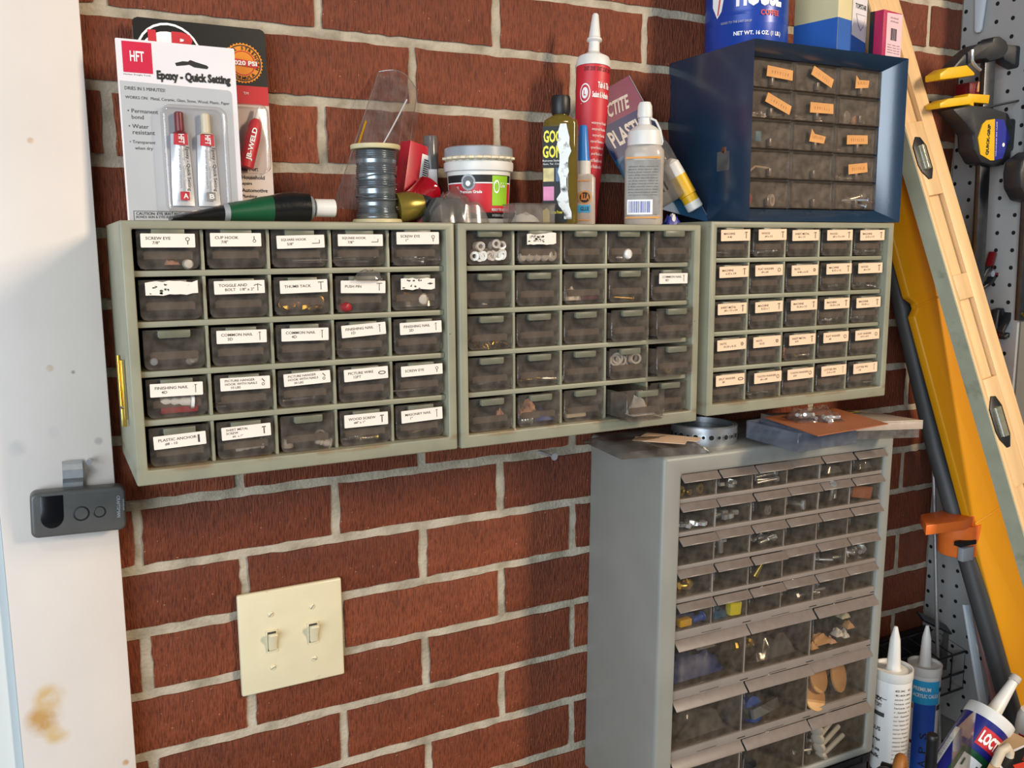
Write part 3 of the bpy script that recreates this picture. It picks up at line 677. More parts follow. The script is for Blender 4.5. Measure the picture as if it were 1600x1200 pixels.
# screw left in the mortar
c = at(862, 712, -.02)
mb = MB(); mb.tube([(0, 0, 0), (.004, -.010, -.001), (.009, -.022, -.0025)], .0018, 'steel', 8); mb.T = Matrix.Translation((.009, -.022, -.0025)) @ Matrix.Rotation(PI/2, 4, 'X'); mb.lathe([(.0018, 0), (.0045, .0025), (.0045, .0033)], 'steel', 12)
tag(mb.obj('screw', None, (c.x-.008, .0, c.z+.002)), 'bent steel screw sticking out of the mortar below the cabinets', 'screw')
# brass latch hanging on the side of the first cabinet
c = at(196, 590, -.12)
la = thing('brass_latch', 'narrow brass latch bar on the left side of the first green cabinet', 'latch', (-.0100, -.112, -.228), (0, 0, 0))
mb = MB(); mb.box(-.0022, 0, -.004, .004, 0, .052, 'brass_light'); mb.obj('plate', la, bevel=.0005)
mb = MB(); mb.tube([(-.0035, 0, .012), (-.0035, 0, .056)], .0018, 'brass', 10); mb.obj('bolt', la)
mb = MB(); mb.box(-.0046, -.0005, -.003, .003, -.006, .010, 'brass_light'); mb.obj('handle', la, bevel=.0006)
# ================================================================ ON TOP OF THE FIRST GREEN CABINET
def local_card(name, label, cat, x0y0, x1, Y, htop, lean=0, roll=0, z0=ZT):
    """upright card: bottom left photo x, right photo x, depth, top photo y"""
    a = at(x0y0[0], x0y0[1], Y); b = at(x1, x0y0[1], Y); t = at((x0y0[0]+x1)/2, htop, Y)
    w, h = b.x-a.x, t.z-z0
    return thing(name, label, cat, ((a.x+b.x)/2, Y, z0), (-math.radians(lean), math.radians(roll), 0)), w, h
# --- card behind: two-part weld pack
jb, w, h = local_card('blister_card', 'black, red and white adhesive blister card with orange seal, behind the grey epoxy card', 'blister pack', (219, 200), 424, -.030, 33, 3)
mb = MB(); mb.prism(rrect(-w/2, w/2, 0, h, .008, 4, 'cd'), 0, .0010, 'card_pink'); mb.obj('card', jb)
fn = lambda u, v: ((u-.5)*w, -.0003, (1-v)*h)
fn2 = lambda u, v: ((u-.5)*w, -.0007, (1-v)*h)
mb = MB(); mb.poly([(.0, .29), (1, .29), (1, .02), (.985, .007), (.96, .0), (.04, 0), (.015, .007), (0, .02)], fn, 'card_black')
mb.poly([(0, .29), (1, .29), (1, .385), (0, .385)], fn, 'card_red'); mb.poly([(0, .965), (1, .965), (1, 1), (0, 1)], fn, 'card_red')
ell = lambda a, b, cx, cy: [(cx+a*math.cos(2*PI*k/28), cy+b*math.sin(2*PI*k/28)) for k in range(28)]
mb.add([fn2(*q) for q in ell(.245, .165, .255, .180)]+[fn2(*q) for q in ell(.230, .154, .255, .180)], [(k, (k+1) % 28, 28+(k+1) % 28, 28+k) for k in range(28)], 'print_white'); mb.poly(ell(.205, .128, .245, .185), fn2, 'print_white'); fn3 = lambda u, v: ((u-.5)*w, -.0010, (1-v)*h)
fn4 = lambda u, v: ((u-.5)*w, -.0013, (1-v)*h); fn5 = lambda u, v: ((u-.5)*w, -.0016, (1-v)*h)
mb.text('J-B', .06, .215, .45, .055, fn4, 'print_red', .05)
sc = [(.81+(.160 if k % 2 else .148)*math.cos(2*PI*k/72), .178+(.160 if k % 2 else .148)*w/h*math.sin(2*PI*k/72)) for k in range(72)]
mb.poly(sc, fn2, 'orange_seal'); A_ = w/h
ringp = lambda r: [(.81+r*math.cos(2*PI*k/40), .178+r*A_*math.sin(2*PI*k/40)) for k in range(40)]
mb.add([fn3(*q) for q in ringp(.142)]+[fn3(*q) for q in ringp(.134)], [(k, (k+1) % 40, 40+(k+1) % 40, 40+k) for k in range(40)], 'ink_black')
mb.add([fn3(*q) for q in ringp(.097)]+[fn3(*q) for q in ringp(.090)], [(k, (k+1) % 40, 40+(k+1) % 40, 40+k) for k in range(40)], 'print_red')
def arc_text(mb, s, cx, cy, r, a0, a1, size, fn, m, flip=False):
    n = len(s)
    for i, ch in enumerate(s):
        if ch == ' ': continue
        t = a0+(a1-a0)*(i+.5)/n; v, f, asp = text_geo(ch, .03); ww = size*min(asp, 1.0)
        ca, sa = math.cos(t), math.sin(t); sg = -1 if flip else 1
        rr = r if not flip else r+size
        def g(u, q, ca=ca, sa=sa, sg=sg, rr=rr, ww=ww): 
            du, dq = (u-.5)*ww, q*size; R_ = rr+sg*dq
            return fn(cx+(R_*ca+sg*du*-sa*-1), cy-(R_*sa-sg*du*ca)*A_)
        mb.add([g(*q) for q in v], f, m)
arc_text(mb, 'HIGHER STRENGTH', .81, .178, .104, math.radians(205), math.radians(-25), .026, fn4, 'ink_black')
arc_text(mb, 'FORMULA', .81, .178, .104, math.radians(222), math.radians(318), .026, fn4, 'ink_black', True)
mb.poly([(.70, .155), (.93, .168), (.93, .20), (.70, .187)], fn4, 'print_red'); mb.text('5020 PSI', .71, .190, .92, .166, fn5, 'print_white', .04)
mb.asp = h/w; mb.text('Great For:', .69, .722, .92, .700, fn, 'ink_black', .03, True)
for k, t in enumerate(('Household', 'Repairs', 'Automotive', 'Plumbing', 'Marine', 'Crafts')): mb.text(('\u2022' if k != 1 else '')+t, .73, .765+k*.033, .97, .745+k*.033, fn, 'ink', .02, True)
mb.text('TM', .80, .335, .84, .322, fn2, 'print_white'); mb.obj('print', jb, normals=False)
mb = MB(); mb.T = Matrix.Translation((w*.27, -.008, h*.29)) @ Matrix.Rotation(math.radians(16), 4, 'Y'); mb.lathe([(.0075, 0), (.0075, .03), (.0060, .044), (.003, .048)], 'print_red', 16); mb.lathe([(.0028, .048), (.0016, .060)], 'white_plastic', 12)
mb.T = mb.T @ Matrix(); mb.text('JB-WELD', 0, 0, .032, .006, lambda u, v: (.003-v, -.0079, .006+u), 'print_white', .03); mb.obj('tube', jb)
mb = MB(); mb.prism(rrect(w*.05, w*.47, h*.26, h*.61, .008, 4), -.014, -.0010, 'blister'); mb.obj('blister', jb, bevel=.003)
# --- front card: quick setting epoxy
hf, w, h = local_card('blister_card', 'white and grey quick setting epoxy blister card with two small tubes', 'blister pack', (190, 200), 374, -.062, 66, 2.0, 0)
mb = MB(); mb.prism(rrect(-w/2, w/2, 0, h, .001, 2), 0, .0010, 'card_white'); mb.obj('card', hf)
fn = lambda u, v: ((u-.5)*w, -.0003, (1-v)*h); fn2 = lambda u, v: ((u-.5)*w, -.0006, (1-v)*h); A_ = w/h
mb = MB(); mb.poly([(.015, .985), (.955, .985), (.955, .26), (.945, .245), (.925, .238), (.015, .225)], fn, 'card_grey')
mb.poly([(.05, .012), (.29, .012), (.29, .178), (.05, .178)], fn, 'hft_red'); mb.text('HFT', .11, .118, .225, .062, fn2, 'print_white', .02)
mb.text('Epoxy - Quick Setting', .32, .218, .95, .155, fn2, 'ink_black', .05)
sl = [(.48, .108), (.545, .095), (.59, .095), (.61, .085), (.65, .093), (.75, .108), (.765, .118), (.75, .128), (.64, .124), (.6, .112), (.55, .118), (.49, .124)]
mb.poly(sl, fn, 'ink_black'); mb.text('Harbor Freight Tools', .05, .194, .27, .185, fn, 'ink')
mb.text('DRIES IN 5 MINUTES!', .05, .272, .38, .254, fn2, 'ink', .0); mb.text('WORKS ON:  Metal, Ceramic, Glass, Stone, Wood, Plastic, Paper', .05, .325, .93, .304, fn2, 'ink')
mb.asp = h/w
for t, x, v in (('\u2022 Permanent', .06, .395), ('bond', .09, .428), ('\u2022 Water', .06, .478), ('resistant', .09, .511), ('\u2022 Transparent', .06, .566), ('when dry', .10, .599)): mb.text(t, x, v, x+.3, v-.022, fn2, 'ink', 0, True)
cb = [(.05, .93, .5, .933), (.05, .982, .5, .985)]
for a_, b_, c_, d_ in cb: mb.poly([(a_, b_), (c_, b_), (c_, d_), (a_, d_)], fn2, 'ink')
for a_ in (.05, .497): mb.poly([(a_, .93), (a_+.004, .93), (a_+.004, .985), (a_, .985)], fn2, 'ink')
mb.text('CAUTION: EYE IRRITANT.', .07, .953, .46, .937, fn2, 'ink_black', .01); mb.text('BONDS SKIN & EYES INSTANTLY', .07, .970, .46, .957, fn2, 'ink_black'); mb.obj('print', hf, normals=False)
for k, (uc, cap, tagc) in enumerate(((.475, 'dark_red', 'print_red'), (.700, 'cream_plastic', 'label_grey'))):
    X = (uc-.5)*w; t = mb = MB()
    zz = h*.10
    mb.grid(lambda a, b, X=X: ((a-.5)*w*.19*(1-.22*b**1.5)+X+.002*b*0, -.0015-(.0062*math.sin(PI*a)*(.25+.75*b)), zz+b*h*.40), 10, 8, 'foil_white')
    mb.grid(lambda a, b, X=X: ((a-.5)*w*.19*(1-.22*b**1.5)+X, -.0012, zz+b*h*.40), 10, 8, 'foil_white')
    tb = mb.obj('tube', hf, normals=False)
    mb = MB(); mb.T = Matrix.Translation((X, -.005, zz+h*.40)); mb.lathe([(.0065, 0), (.004, .002), (.0042, .004), (.0040, .018), (.003, .019)], cap, 14); mb.obj('cap', tb)
    mb = MB(); fx = lambda u, v, X=X: (X+u, -.0088-.0004, zz+v)
    mb.poly([(-.0065, h*.335), (.0060, h*.335), (.0058, h*.40), (-.0058, h*.40)], lambda u, v, X=X: (X+u, -.0080-.0006, zz+v), 'print_red'); mb.text('HFT', 0, 0, .0085, .005, lambda u, v, X=X: (X-.002+v, -.0090, zz+h*.395-u), 'print_white', .03)
    mb.text('Epoxy - Quick Setting', 0, 0, h*.245, .0038, lambda u, v, X=X: (X+.0028-v*-1, -.0090, zz+h*.325-u), 'ink_black', .02)
    mb.text('ADHESIVE NET CONTENTS', 0, 0, h*.22, .0016, lambda u, v, X=X: (X-.003+v, -.0086, zz+h*.315-u), 'ink')
    mb.poly([(-.004, h*.03), (.004, h*.03), (.004, h*.078), (-.004, h*.078)], lambda u, v, X=X: (X+u+.001, -.0056, zz+v), tagc); mb.text('A' if k == 0 else 'B', -.0015, h*.04, .003, h*.068, lambda u, v, X=X: (X+u+.001, -.0060, zz+v), 'print_white', .03)
    mb.obj('print', tb, normals=False)
mb = MB(); mb.prism(rrect(-.18*w, .385*w, h*.055, h*.655, .009, 5), -.0125, -.0010, 'blister'); mb.obj('blister', hf, bevel=.0035, seg=3)
# --- black and green metal tube lying on its side
c0, c1_ = at(266, 332, -.118), at(482, 322, -.118)
tu = thing('glue_tube', 'black and green squeeze tube with white cap lying on the first cabinet', 'tube', (c0.x, -.118, ZT+.0006))
L_ = c1_.x-c0.x
def tube_fn(s):
    def g(a, b):
        x = a*L_; hh = .0018+.0125*min(1, a*1.25)**.8; dd = .016-.0030*a
        ang = 2*PI*b; lift = .0128 if a > .9 else .0022+.0106*min(1, a*1.15)
        wob = .0012*noise.noise(Vector((a*9, math.cos(ang)*1.5, math.sin(ang)*1.5)))*(1-a*.6)
        return (x, dd*math.cos(ang), lift+hh*math.sin(ang)*(.95)+wob)
    return g
mb = MB(); vs = 20
def seg(a0, a1, m, n): mb.grid(lambda a, b: tube_fn(0)(a0+(a1-a0)*a, b), n, 20, m)
seg(0, .36, 'foil_black', 6); seg(.36, .40, 'lid_grey', 2); seg(.40, .72, 'green_print', 8); seg(.72, 1, 'foil_black', 6)
mb.add([tube_fn(0)(1, k/20) for k in range(20)], [tuple(range(20))], 'lid_grey'); mb.add([tube_fn(0)(0, k/20) for k in range(20)], [tuple(range(20))], 'foil_black')
body = mb.obj('body', tu, ang=60)
mb = MB()
for i_ in range(26):
    for j_ in range(5):
        u_, v_ = .24+i_*.027, -.46-j_*.018
        p_ = Vector(tube_fn(0)(u_, .75-v_)); n_ = Vector((0, math.cos(2*PI*(.75-v_)), math.sin(2*PI*(.75-v_))))*.0005
        mb.add([p_+n_+Vector((.0006*math.cos(q), .0006*math.sin(q), 0)) for q in (0, 1.57, 3.14, 4.71)], [(0, 1, 2, 3)], 'lid_grey')
dp = mb.obj('dot_pattern', tu, normals=False)
mb = MB(); mb.T = Matrix.Translation((L_, 0, .0128)) @ Matrix.Rotation(PI/2, 4, 'Y'); mb.lathe([(.0105, 0), (.0105, .003), (.0060, .005), (.0060, .007)], 'lid_grey', 18); mb.obj('neck', tu)
mb = MB(); mb.T = Matrix.Translation((L_+.006, 0, .0128)) @ Matrix.Rotation(PI/2, 4, 'Y'); mb.lathe([(.0080+(.0003 if k % 2 else 0), 0 if k == 0 else .001*k) for k in range(19)], 'white_plastic', 18); mb.obj('cap', tu)
def tsurf(off=.0006):
    def g(u, v):
        p_ = Vector(tube_fn(0)(u, .75-v)); q_ = Vector(tube_fn(0)(u+.01, .75-v)); n_ = Vector((0, math.cos(2*PI*(.75-v)), math.sin(2*PI*(.75-v)))); return p_+n_*off
    return g
mb = MB(); mb.text('ADHESIVE', .42, -.34, .72, -.20, tsurf(), 'olive_print', .05); mb.text('SEALANT', .46, -.18, .70, -.10, tsurf(), 'print_white', .03); mb.text('FOR BEST RESULTS', .05, -.30, .27, -.24, tsurf(), 'print_white'); mb.text('READ ALL DIRECTIONS', .05, -.22, .27, -.17, tsurf(), 'print_white'); mb.obj('print', tu, normals=False)
# --- curled clear plastic sleeve
sl_ = thing('plastic_sleeve', 'curled clear plastic sleeve leaning behind the solder spool', 'plastic sleeve', (at(580, 330, -.06).x, -.055, ZT))
A1, A2, B1, B2 = at(520, 325, -.058), at(625, 335, -.048), at(592, 112, -.012), at(657, 135, -.020)
o0 = Vector(sl_.location)
def slf(a, b, off=0):
    lo = A1.lerp(A2, a); hi = B1.lerp(B2, a); p_ = lo.lerp(hi, b)-o0
    bow = math.sin(PI*a)*.014*(1-.3*b); p_ += Vector((0, -bow-off+.008*b*a, .008*math.sin(PI*a)*b))
    if b > .8: p_.z -= (b-.8)*.02*a
    return p_
mb = MB(); mb.grid(lambda a, b: slf(a, b), 14, 14, 'film'); mb.grid(lambda a, b: slf(a, b, -.0006), 14, 14, 'film'); mb.obj('front_sheet', sl_, normals=False)
mb = MB(); mb.grid(lambda a, b: (slf(a, b*.97)+Vector((.006*a, .010*math.sin(PI*a)*.6+.002, 0))), 14, 14, 'film'); mb.obj('back_sheet', sl_, normals=False)
mb = MB(); mb.tube([slf(.06, .40)+Vector((0, -.001, 0)), slf(.06, .62)+Vector((0, -.001, 0))], .0011, 'amber_film', 8); mb.obj('edge_strip', sl_)
mb = MB(); mb.tube([slf(0, k/10) for k in range(11)], .0006, 'film_hazy', 6); mb.tube([slf(1, k/10) for k in range(11)], .0006, 'film_hazy', 6); mb.tube([slf(.3+.45*k/10, .28+.55*k/10)+Vector((0, -.0008, 0)) for k in range(11)], .0008, 'foil_white', 6); mb.tube([slf(k/10, 1) for k in range(11)], .0006, 'film_hazy', 6); mb.obj('fold_highlight', sl_)  # pale lines along edges and crease, put in as highlights on the film
# --- solder spool
c, r = cyl(549, 627, 290, -.100)
sp_ = thing('solder_spool', 'cream plastic spool wound with grey solder wire', 'spool', (c.x, c.y, ZT))
hz = at(588, 227, -.100).z-ZT
mb = MB(); mb.lathe([(r, 0), (r, .003), (r*.97, .0042), (r*.6, .0045)], 'spool_cream', 32); mb.obj('flange', sp_)
mb = MB(); mb.lathe([(r*.4, hz-.0046), (r*.97, hz-.0044), (r, hz-.0034), (r, hz-.0006), (r*.97, hz), (r*.25, hz), (r*.2, hz-.004)], 'spool_cream', 32); mb.obj('flange', sp_)
mb = MB(); pr = []; n_ = 34; z0_, z1_ = .0045, hz-.0046
for k in range(n_):
    z = z0_+(z1_-z0_)*k/n_; rr = r*(.80+.012*math.sin(k*.9)+(.03 if k > 26 else 0)+(.05 if k < 3 else 0)); pr += [(rr-.0007, z), (rr, z+.0009)]
mb.lathe(pr, 'solder', 32); mb.obj('solder_wire', sp_, ang=70)
mb = MB()
for t in (.30, .47, .62): mb.tube([(r*.83*math.cos(k*.3), r*.83*math.sin(k*.3), z0_+(z1_-z0_)*t+.002*math.sin(k*.5+t*9)) for k in range(22)], .0008, 'solder', 6)
mb.obj('loose_wire', sp_)
# --- red packet, red tube, brass nozzle, marker, bag, tub
def tilted(name, label, cat, px, py, Y, ax, rz=0, group=None, z=None):
    c = at(px, py, Y); return thing(name, label, cat, (c.x, Y, ZT if z is None else z), (0, math.radians(ax), rz), group)
rp = tilted('red_packet', 'red carton with a white barcode panel leaning behind the solder spool', 'carton', 636, 330, -.050, 12, .35)
mb = MB(); hh = .0840; mb.box(-.0175, .0125, -.008, .008, 0, hh, 'red_plastic'); mb.obj('box', rp, bevel=.0008)
mb = MB(); mb.poly([(.000, .028), (.0110, .028), (.0110, .075), (.000, .075)], flat(-.0083), 'print_white')
for k in range(16): mb.poly([(.0035, .036+k*.0022), (.0105, .036+k*.0022), (.0105, .0372+k*.0022-(.0004 if k % 3 else 0)), (.0035, .0372+k*.0022)], flat(-.0086), 'ink_black')
mb.obj('print', rp, normals=False)
c = at(640, 283, -.080)
rt = thing('red_jar', 'small translucent dark red plastic jar lying against the red carton', 'jar', (at(640, 330, -.08).x, -.078, ZT+.016), (0, math.radians(58), .5))
mb = MB(); mb.lathe([(.0150, 0), (.0155, .004), (.0155, .008), (.0140, .010), (.0140, .036), (.0150, .038)], 'red_film', 24); mb.obj('body', rt); mb = MB(); mb.lathe([(.0158, -.002), (.0158, .004)], 'red_plastic', 24); mb.obj('rim', rt)
c = at(634, 322, -.105)
bz = thing('brass_nozzle', 'olive brass cone nozzle with black tip lying beside the spool', 'nozzle', (at(622, 322, -.105).x, -.103, ZT+.0152), (0, math.radians(82), -.1))
mb = MB(); mb.lathe([(.0140, 0), (.0145, .008), (.0135, .016), (.0100, .026)], 'olive_brass', 24); mb.obj('cone', bz); mb = MB(); mb.lathe([(.0100, .026), (.0085, .030), (.0070, .034), (.004, .036)], 'black_plastic', 20); mb.obj('tip', bz)
mk_ = tilted('marker', 'white and black marker pen with grey translucent cap standing behind the bag', 'marker', 677, 335, -.045, -1, facing(at(677, 300, -.045)))
mb = MB(); mb.lathe([(.0058, 0), (.0066, .002), (.0068, .066)], 'black_plastic', 18); mb.obj('barrel', mk_)
mb = MB(); mb.lathe([(.0074, .058), (.0074, .091), (.0066, .0925)], 'marker_cap', 18); mb.obj('cap', mk_)
mb = MB(); mb.patch(-.0062, .012, .0066, .058, wrap(.0068), 'print_white', 8, 1); wf = wrap(.0068, .0006)
for k, t in enumerate(('70005', 'ROHS', 'EXTRA')): mb.text(t, 0, 0, .016, .0028, lambda u, v, k=k: wf(-.001+k*.0038-v, .018+u), 'ink_black', .02)
mb.obj('label_wrap', mk_, normals=False)
bg = thing('parts_bag', 'crumpled hazy plastic bag with a dark hexagonal part inside, in front of the tub', 'plastic bag', (at(708, 340, -.115).x, -.112, ZT))
mb = MB(); pillow(mb, .064, .045, .043, 'film_hazy', 16, 12, .45, 3); mb.obj('bag', bg, normals=False, ang=25)
mb = MB(); mb.T = Matrix.Translation((-.010, -.004, .002)); mb.prism([(-.018, 0), (.016, 0), (.020, .012), (.012, .022), (-.012, .023), (-.020, .010)], -.010, .010, 'soot'); mb.obj('metal_part', bg, bevel=.001)
c, r = cyl(696, 800, 285, -.075)
tb = thing('spackle_tub', 'small white tub with red label and grey putty-smeared lid', 'tub', (c.x, c.y, ZT), (0, 0, facing(c)))
ht = at(748, 232, -.075).z-ZT; r *= .965
rb_, rt_ = r*.90, r*.985
mb = MB(); mb.lathe([(rb_*.95, 0), (rb_, .002), (rt_, ht*.68), (r*1.06, ht*.69), (r*1.08, ht*.74), (r*1.08, ht*.80), (r*1.03, ht*.82), (r*1.02, ht*.86)], 'white_plastic', 40); mb.obj('body', tb, ang=30)
mb = MB(); mb.lathe([(r*1.03, ht*.84), (r*1.07, ht*.86), (r*1.06, ht*.985), (r*1.0, ht), (r*.9, ht*.98), (r*.5, ht*.975)], 'lid_grey', 40); mb.obj('lid', tb, ang=30)
mb = MB()
for k in range(11):
    t = -1.1+k*.22; rr = r*1.07; mb.T = Matrix.Translation((rr*math.sin(t), -rr*math.cos(t), ht*.845)) @ Matrix.Rotation(t, 4, 'Z'); mb.lathe([(.0005, -.0026), (.0055, -.001), (.0055, .001), (.001, .0024)], 'putty', 8)
mb.T = Matrix(); mb.obj('putty_smear', tb)
cone = lambda u, v: ((rb_+(rt_-rb_)*v/(ht*.68)+.0005)*math.sin(u), -(rb_+(rt_-rb_)*v/(ht*.68)+.0005)*math.cos(u), v)
cone2 = lambda u, v: ((rb_+(rt_-rb_)*v/(ht*.68)+.0010)*math.sin(u), -(rb_+(rt_-rb_)*v/(ht*.68)+.0010)*math.cos(u), v)
cone3 = lambda u, v: ((rb_+(rt_-rb_)*v/(ht*.68)+.0014)*math.sin(u), -(rb_+(rt_-rb_)*v/(ht*.68)+.0014)*math.cos(u), v)
mb = MB(); mb.patch(-1.25, .012, 1.3, ht*.53, cone, 'print_red', 24, 1); mb.patch(-1.25, ht*.53, 1.3, ht*.63, cone, 'ink_black', 24, 1); mb.patch(-1.25, ht*.52, 1.3, ht*.535, cone2, 'print_white', 24, 1); mb.patch(-1.25, .006, 1.3, .012, cone, 'ink_black', 24, 1)
mb.patch(.42, ht*.24, 1.05, ht*.62, cone2, 'lime_print', 8, 1)
mb.disc(0, 0, 1, lambda u, v: cone2(-.33+u*.23, ht*.535+v*ht*.105), 'lid_grey', 20); mb.disc(0, 0, 1, lambda u, v: cone3(-.33+u*.17, ht*.535+v*ht*.078), 'charcoal', 20); mb.disc(0, 0, 1, lambda u, v: cone3(-.33+u*.08, ht*.52+v*ht*.035), 'print_white', 10)
mb.disc(0, 0, 1, lambda u, v: cone3(.57+u*.11, ht*.48+v*ht*.085), 'print_white', 16, .75); mb.text('Low', .72, ht*.47, .92, ht*.52, cone3, 'print_white', .02)
mb.text('Premium Grade', -.62, ht*.395, .10, ht*.435, cone2, 'print_white', .03); mb.text('READY TO USE', .42, ht*.17, .95, ht*.205, cone2, 'print_white', .03); mb.text('INTERIOR USE', .44, ht*.10, .9, ht*.13, cone2, 'print_white')
mb.obj('label_wrap', tb, normals=False)
# --- clear tray
a, b = at(797, 335, -.130), at(858, 335, -.130)
ty = thing('clear_box', 'small clear plastic box with a white lump inside, before the cleaner bottle', 'box', ((a.x+b.x)/2, -.128, ZT))
wb = (b.x-a.x)/2; mb = MB(); mb.box(-wb, wb, -.014, .014, 0, .0012, 'box_clear')
for x0_, x1_, y0_, y1_ in ((-wb, wb, -.014, -.013), (-wb, wb, .013, .014), (-wb, -wb+.001, -.013, .013), (wb-.001, wb, -.013, .013)): mb.box(x0_, x1_, y0_, y1_, .0012, .0190, 'box_clear')
mb.box(-wb-.0008, wb+.0008, -.0148, .0148, .0190, .0200, 'box_clear'); mb.obj('case', ty, bevel=.0003, seg=1)
mb = MB(); pillow(mb, wb*1.2, .018, .014, 'white_plastic', 8, 6, .3, 5); mb.obj('putty', ty, (-.004, 0, .0012), normals=False)
# ================================================================ ON TOP OF THE SECOND GREEN CABINET
ZT2 = ZT-.0004
c, r = cyl(847, 905, 300, -.110)
gg = thing('cleaner_bottle', 'square amber cleaner bottle with black cap and torn black label', 'bottle', (c.x, c.y, ZT2), (0, 0, facing(c)-.12))
hb = at(876, 178, -.11).z-ZT2; hc = at(876, 150, -.11).z-ZT2; r *= .93
mb = MB()
def sq(rx, ry, z, n=24, e=.55):
    return [(math.copysign(abs(math.cos(2*PI*k/n))**e, math.cos(2*PI*k/n))*rx, math.copysign(abs(math.sin(2*PI*k/n))**e, math.sin(2*PI*k/n))*ry, z) for k in range(n)]
def loft(mb, rings, m):
    n = len(rings[0]); vs = [p for q in rings for p in q]; fs = [(i*n+k, i*n+(k+1) % n, (i+1)*n+(k+1) % n, (i+1)*n+k) for i in range(len(rings)-1) for k in range(n)]
    fs += [tuple(range(n-1, -1, -1)), tuple((len(rings)-1)*n+k for k in range(n))]; mb.add(vs, fs, m)
ry = r*.62
loft(mb, [sq(r*.9, ry*.9, 0), sq(r, ry, .003), sq(r, ry, hb*.90), sq(r*.93, ry*.93, hb*.94), sq(r*.45, r*.45, hb*.985, e=1), sq(r*.40, r*.40, hb+.004, e=1)], 'bottle_amber'); mb.obj('body', gg, ang=30)
mb = MB(); mb.lathe([(r*.50, hb-.001), (r*.56, hb+.003), (r*.56, hc-.003), (r*.50, hc)], 'black_plastic', 22); mb.obj('cap', gg)
F_ = flat(-ry-.0005); F2 = flat(-ry-.0009); F3 = flat(-ry-.0013)
mb = MB(); mb.poly([(-r*.97, hb*.02), (r*.45, hb*.02), (r*.45, hb*.88), (-r*.97, hb*.88)], F_, 'ink_black')
mb.text('GOO', -r*.90, hb*.735, r*.15, hb*.845, F2, 'yellow_print', .03); mb.text('GONE', -r*.95, hb*.60, r*.42, hb*.71, F2, 'yellow_print', .03)
mb.text('Removes Stickers,', -r*.95, hb*.565, r*.2, hb*.585, F2, 'print_white'); mb.text('Gum, Tar, Crayon', -r*.93, hb*.535, r*.2, hb*.555, F2, 'print_white')
mb.poly([(-r*.92, hb*.39), (-r*.30, hb*.39), (-r*.30, hb*.51), (-r*.92, hb*.51)], F2, 'picture_print'); mb.poly([(-r*.92, hb*.22), (-r*.30, hb*.22), (-r*.30, hb*.345), (-r*.92, hb*.345)], F2, 'pink_print')
mb.poly([(-r*.2, hb*.39), (r*.3, hb*.39), (r*.3, hb*.51), (-r*.2, hb*.51)], F2, 'teal_card')
mb.poly([(-r*.95, hb*.02), (-r*.55, hb*.02), (-r*.55, hb*.12), (-r*.7, hb*.155), (-r*.95, hb*.13)], F2, 'yellow_print'); mb.text('Citrus Power', -r*.5, hb*.10, r*.2, hb*.13, F2, 'yellow_print', .02)
rr = random.Random(2); lft = [(-r*.02+rr.uniform(-.003, .003)+(.15*r if k < 3 else 0), hb*(.05+.85*k/14)) for k in range(15)]; rgt = [(r*.62+rr.uniform(-.004, .002), hb*(.05+.85*k/14)) for k in range(15)]
for k in range(14): mb.poly([lft[k], rgt[k], rgt[k+1], lft[k+1]], F3, 'worn_white')
mb.obj('label_front', gg, normals=False)
# red sealant tube leaning at the wall
c, r = cyl(884, 937, 170, -.035)
c = at(905, 250, -.045); tp = at(916, 92, -.030)
rs = thing('sealant_tube', 'red tapered sealant tube with white nozzle standing nose up at the wall', 'tube', (c.x-.004, -.068, ZT2), (-.10, math.radians(3.5), facing(c)*.6))
r *= .98; hh = (tp.z-ZT2)
mb = MB()
def rg(rx, ry_, z): return [(rx*math.cos(2*PI*k/24), ry_*math.sin(2*PI*k/24), z) for k in range(24)]
loft(mb, [rg(r*.55, .0015, 0), rg(r*.62, .004, hh*.12), rg(r*.95, r*.75, hh*.6), rg(r, r*.98, hh*.93)], 'print_red'); mb.obj('body', rs)
mb = MB(); mb.lathe([(r*1.03, hh*.925), (r*1.03, hh*.955), (r*.92, hh*.985), (r*.45, hh*1.01), (r*.34, hh*1.02), (r*.31, hh*1.075), (r*.46, hh*1.085), (r*.44, hh*1.097), (r*.35, hh*1.105), (r*.19, hh*1.235), (r*.13, hh*1.243)], 'white_plastic', 22); mb.obj('nozzle', rs, ang=30)
def ts(u, v, e=.0006):
    t = v/hh; k = max(0, min(1, (t-.12)/.48)); rx = r*(.62+.33*k) if t < .6 else r*(.95+.05*(t-.6)/.33); ry2 = .004+(r*.75-.004)*k if t < .6 else r*(.75+.23*(t-.6)/.33)
    return ((rx+e)*math.sin(u), -(ry2+e)*math.cos(u), v)
mb = MB(); mb.disc(0, 0, 1, lambda u, v: ts(-.65+u*.34, hh*.76+v*hh*.055), 'print_white', 20, .86); mb.disc(0, 0, 1, lambda u, v: ts(-.65+u*.2, hh*.76+v*hh*.033), 'print_white', 14); mb.text('L', -.72, hh*.745, -.58, hh*.777, lambda u, v: ts(u, v, .001), 'print_red', .02)
mb.text('Tub & Tile', .1, hh*.79, .95, hh*.825, ts, 'print_white', .03); mb.text('Sealant & Adhesive', -.2, hh*.735, .95, hh*.77, ts, 'print_white', .03)
for k in range(8): mb.text('waterproof flexible white latex'[k:18+k], -.15+.05*(k % 3), hh*(.58-k*.035), .9, hh*(.60-k*.035), ts, 'print_white')
mb.poly([(-.9, hh*.70), (1.1, hh*.70), (1.1, hh*.703), (-.9, hh*.703)], ts, 'print_white')
for k in range(5): mb.text('DO NOT', -.75+k*.38, hh*.885, -.45+k*.38, hh*.91, ts, 'ink_black', .02)
mb.obj('print', rs, normals=False)
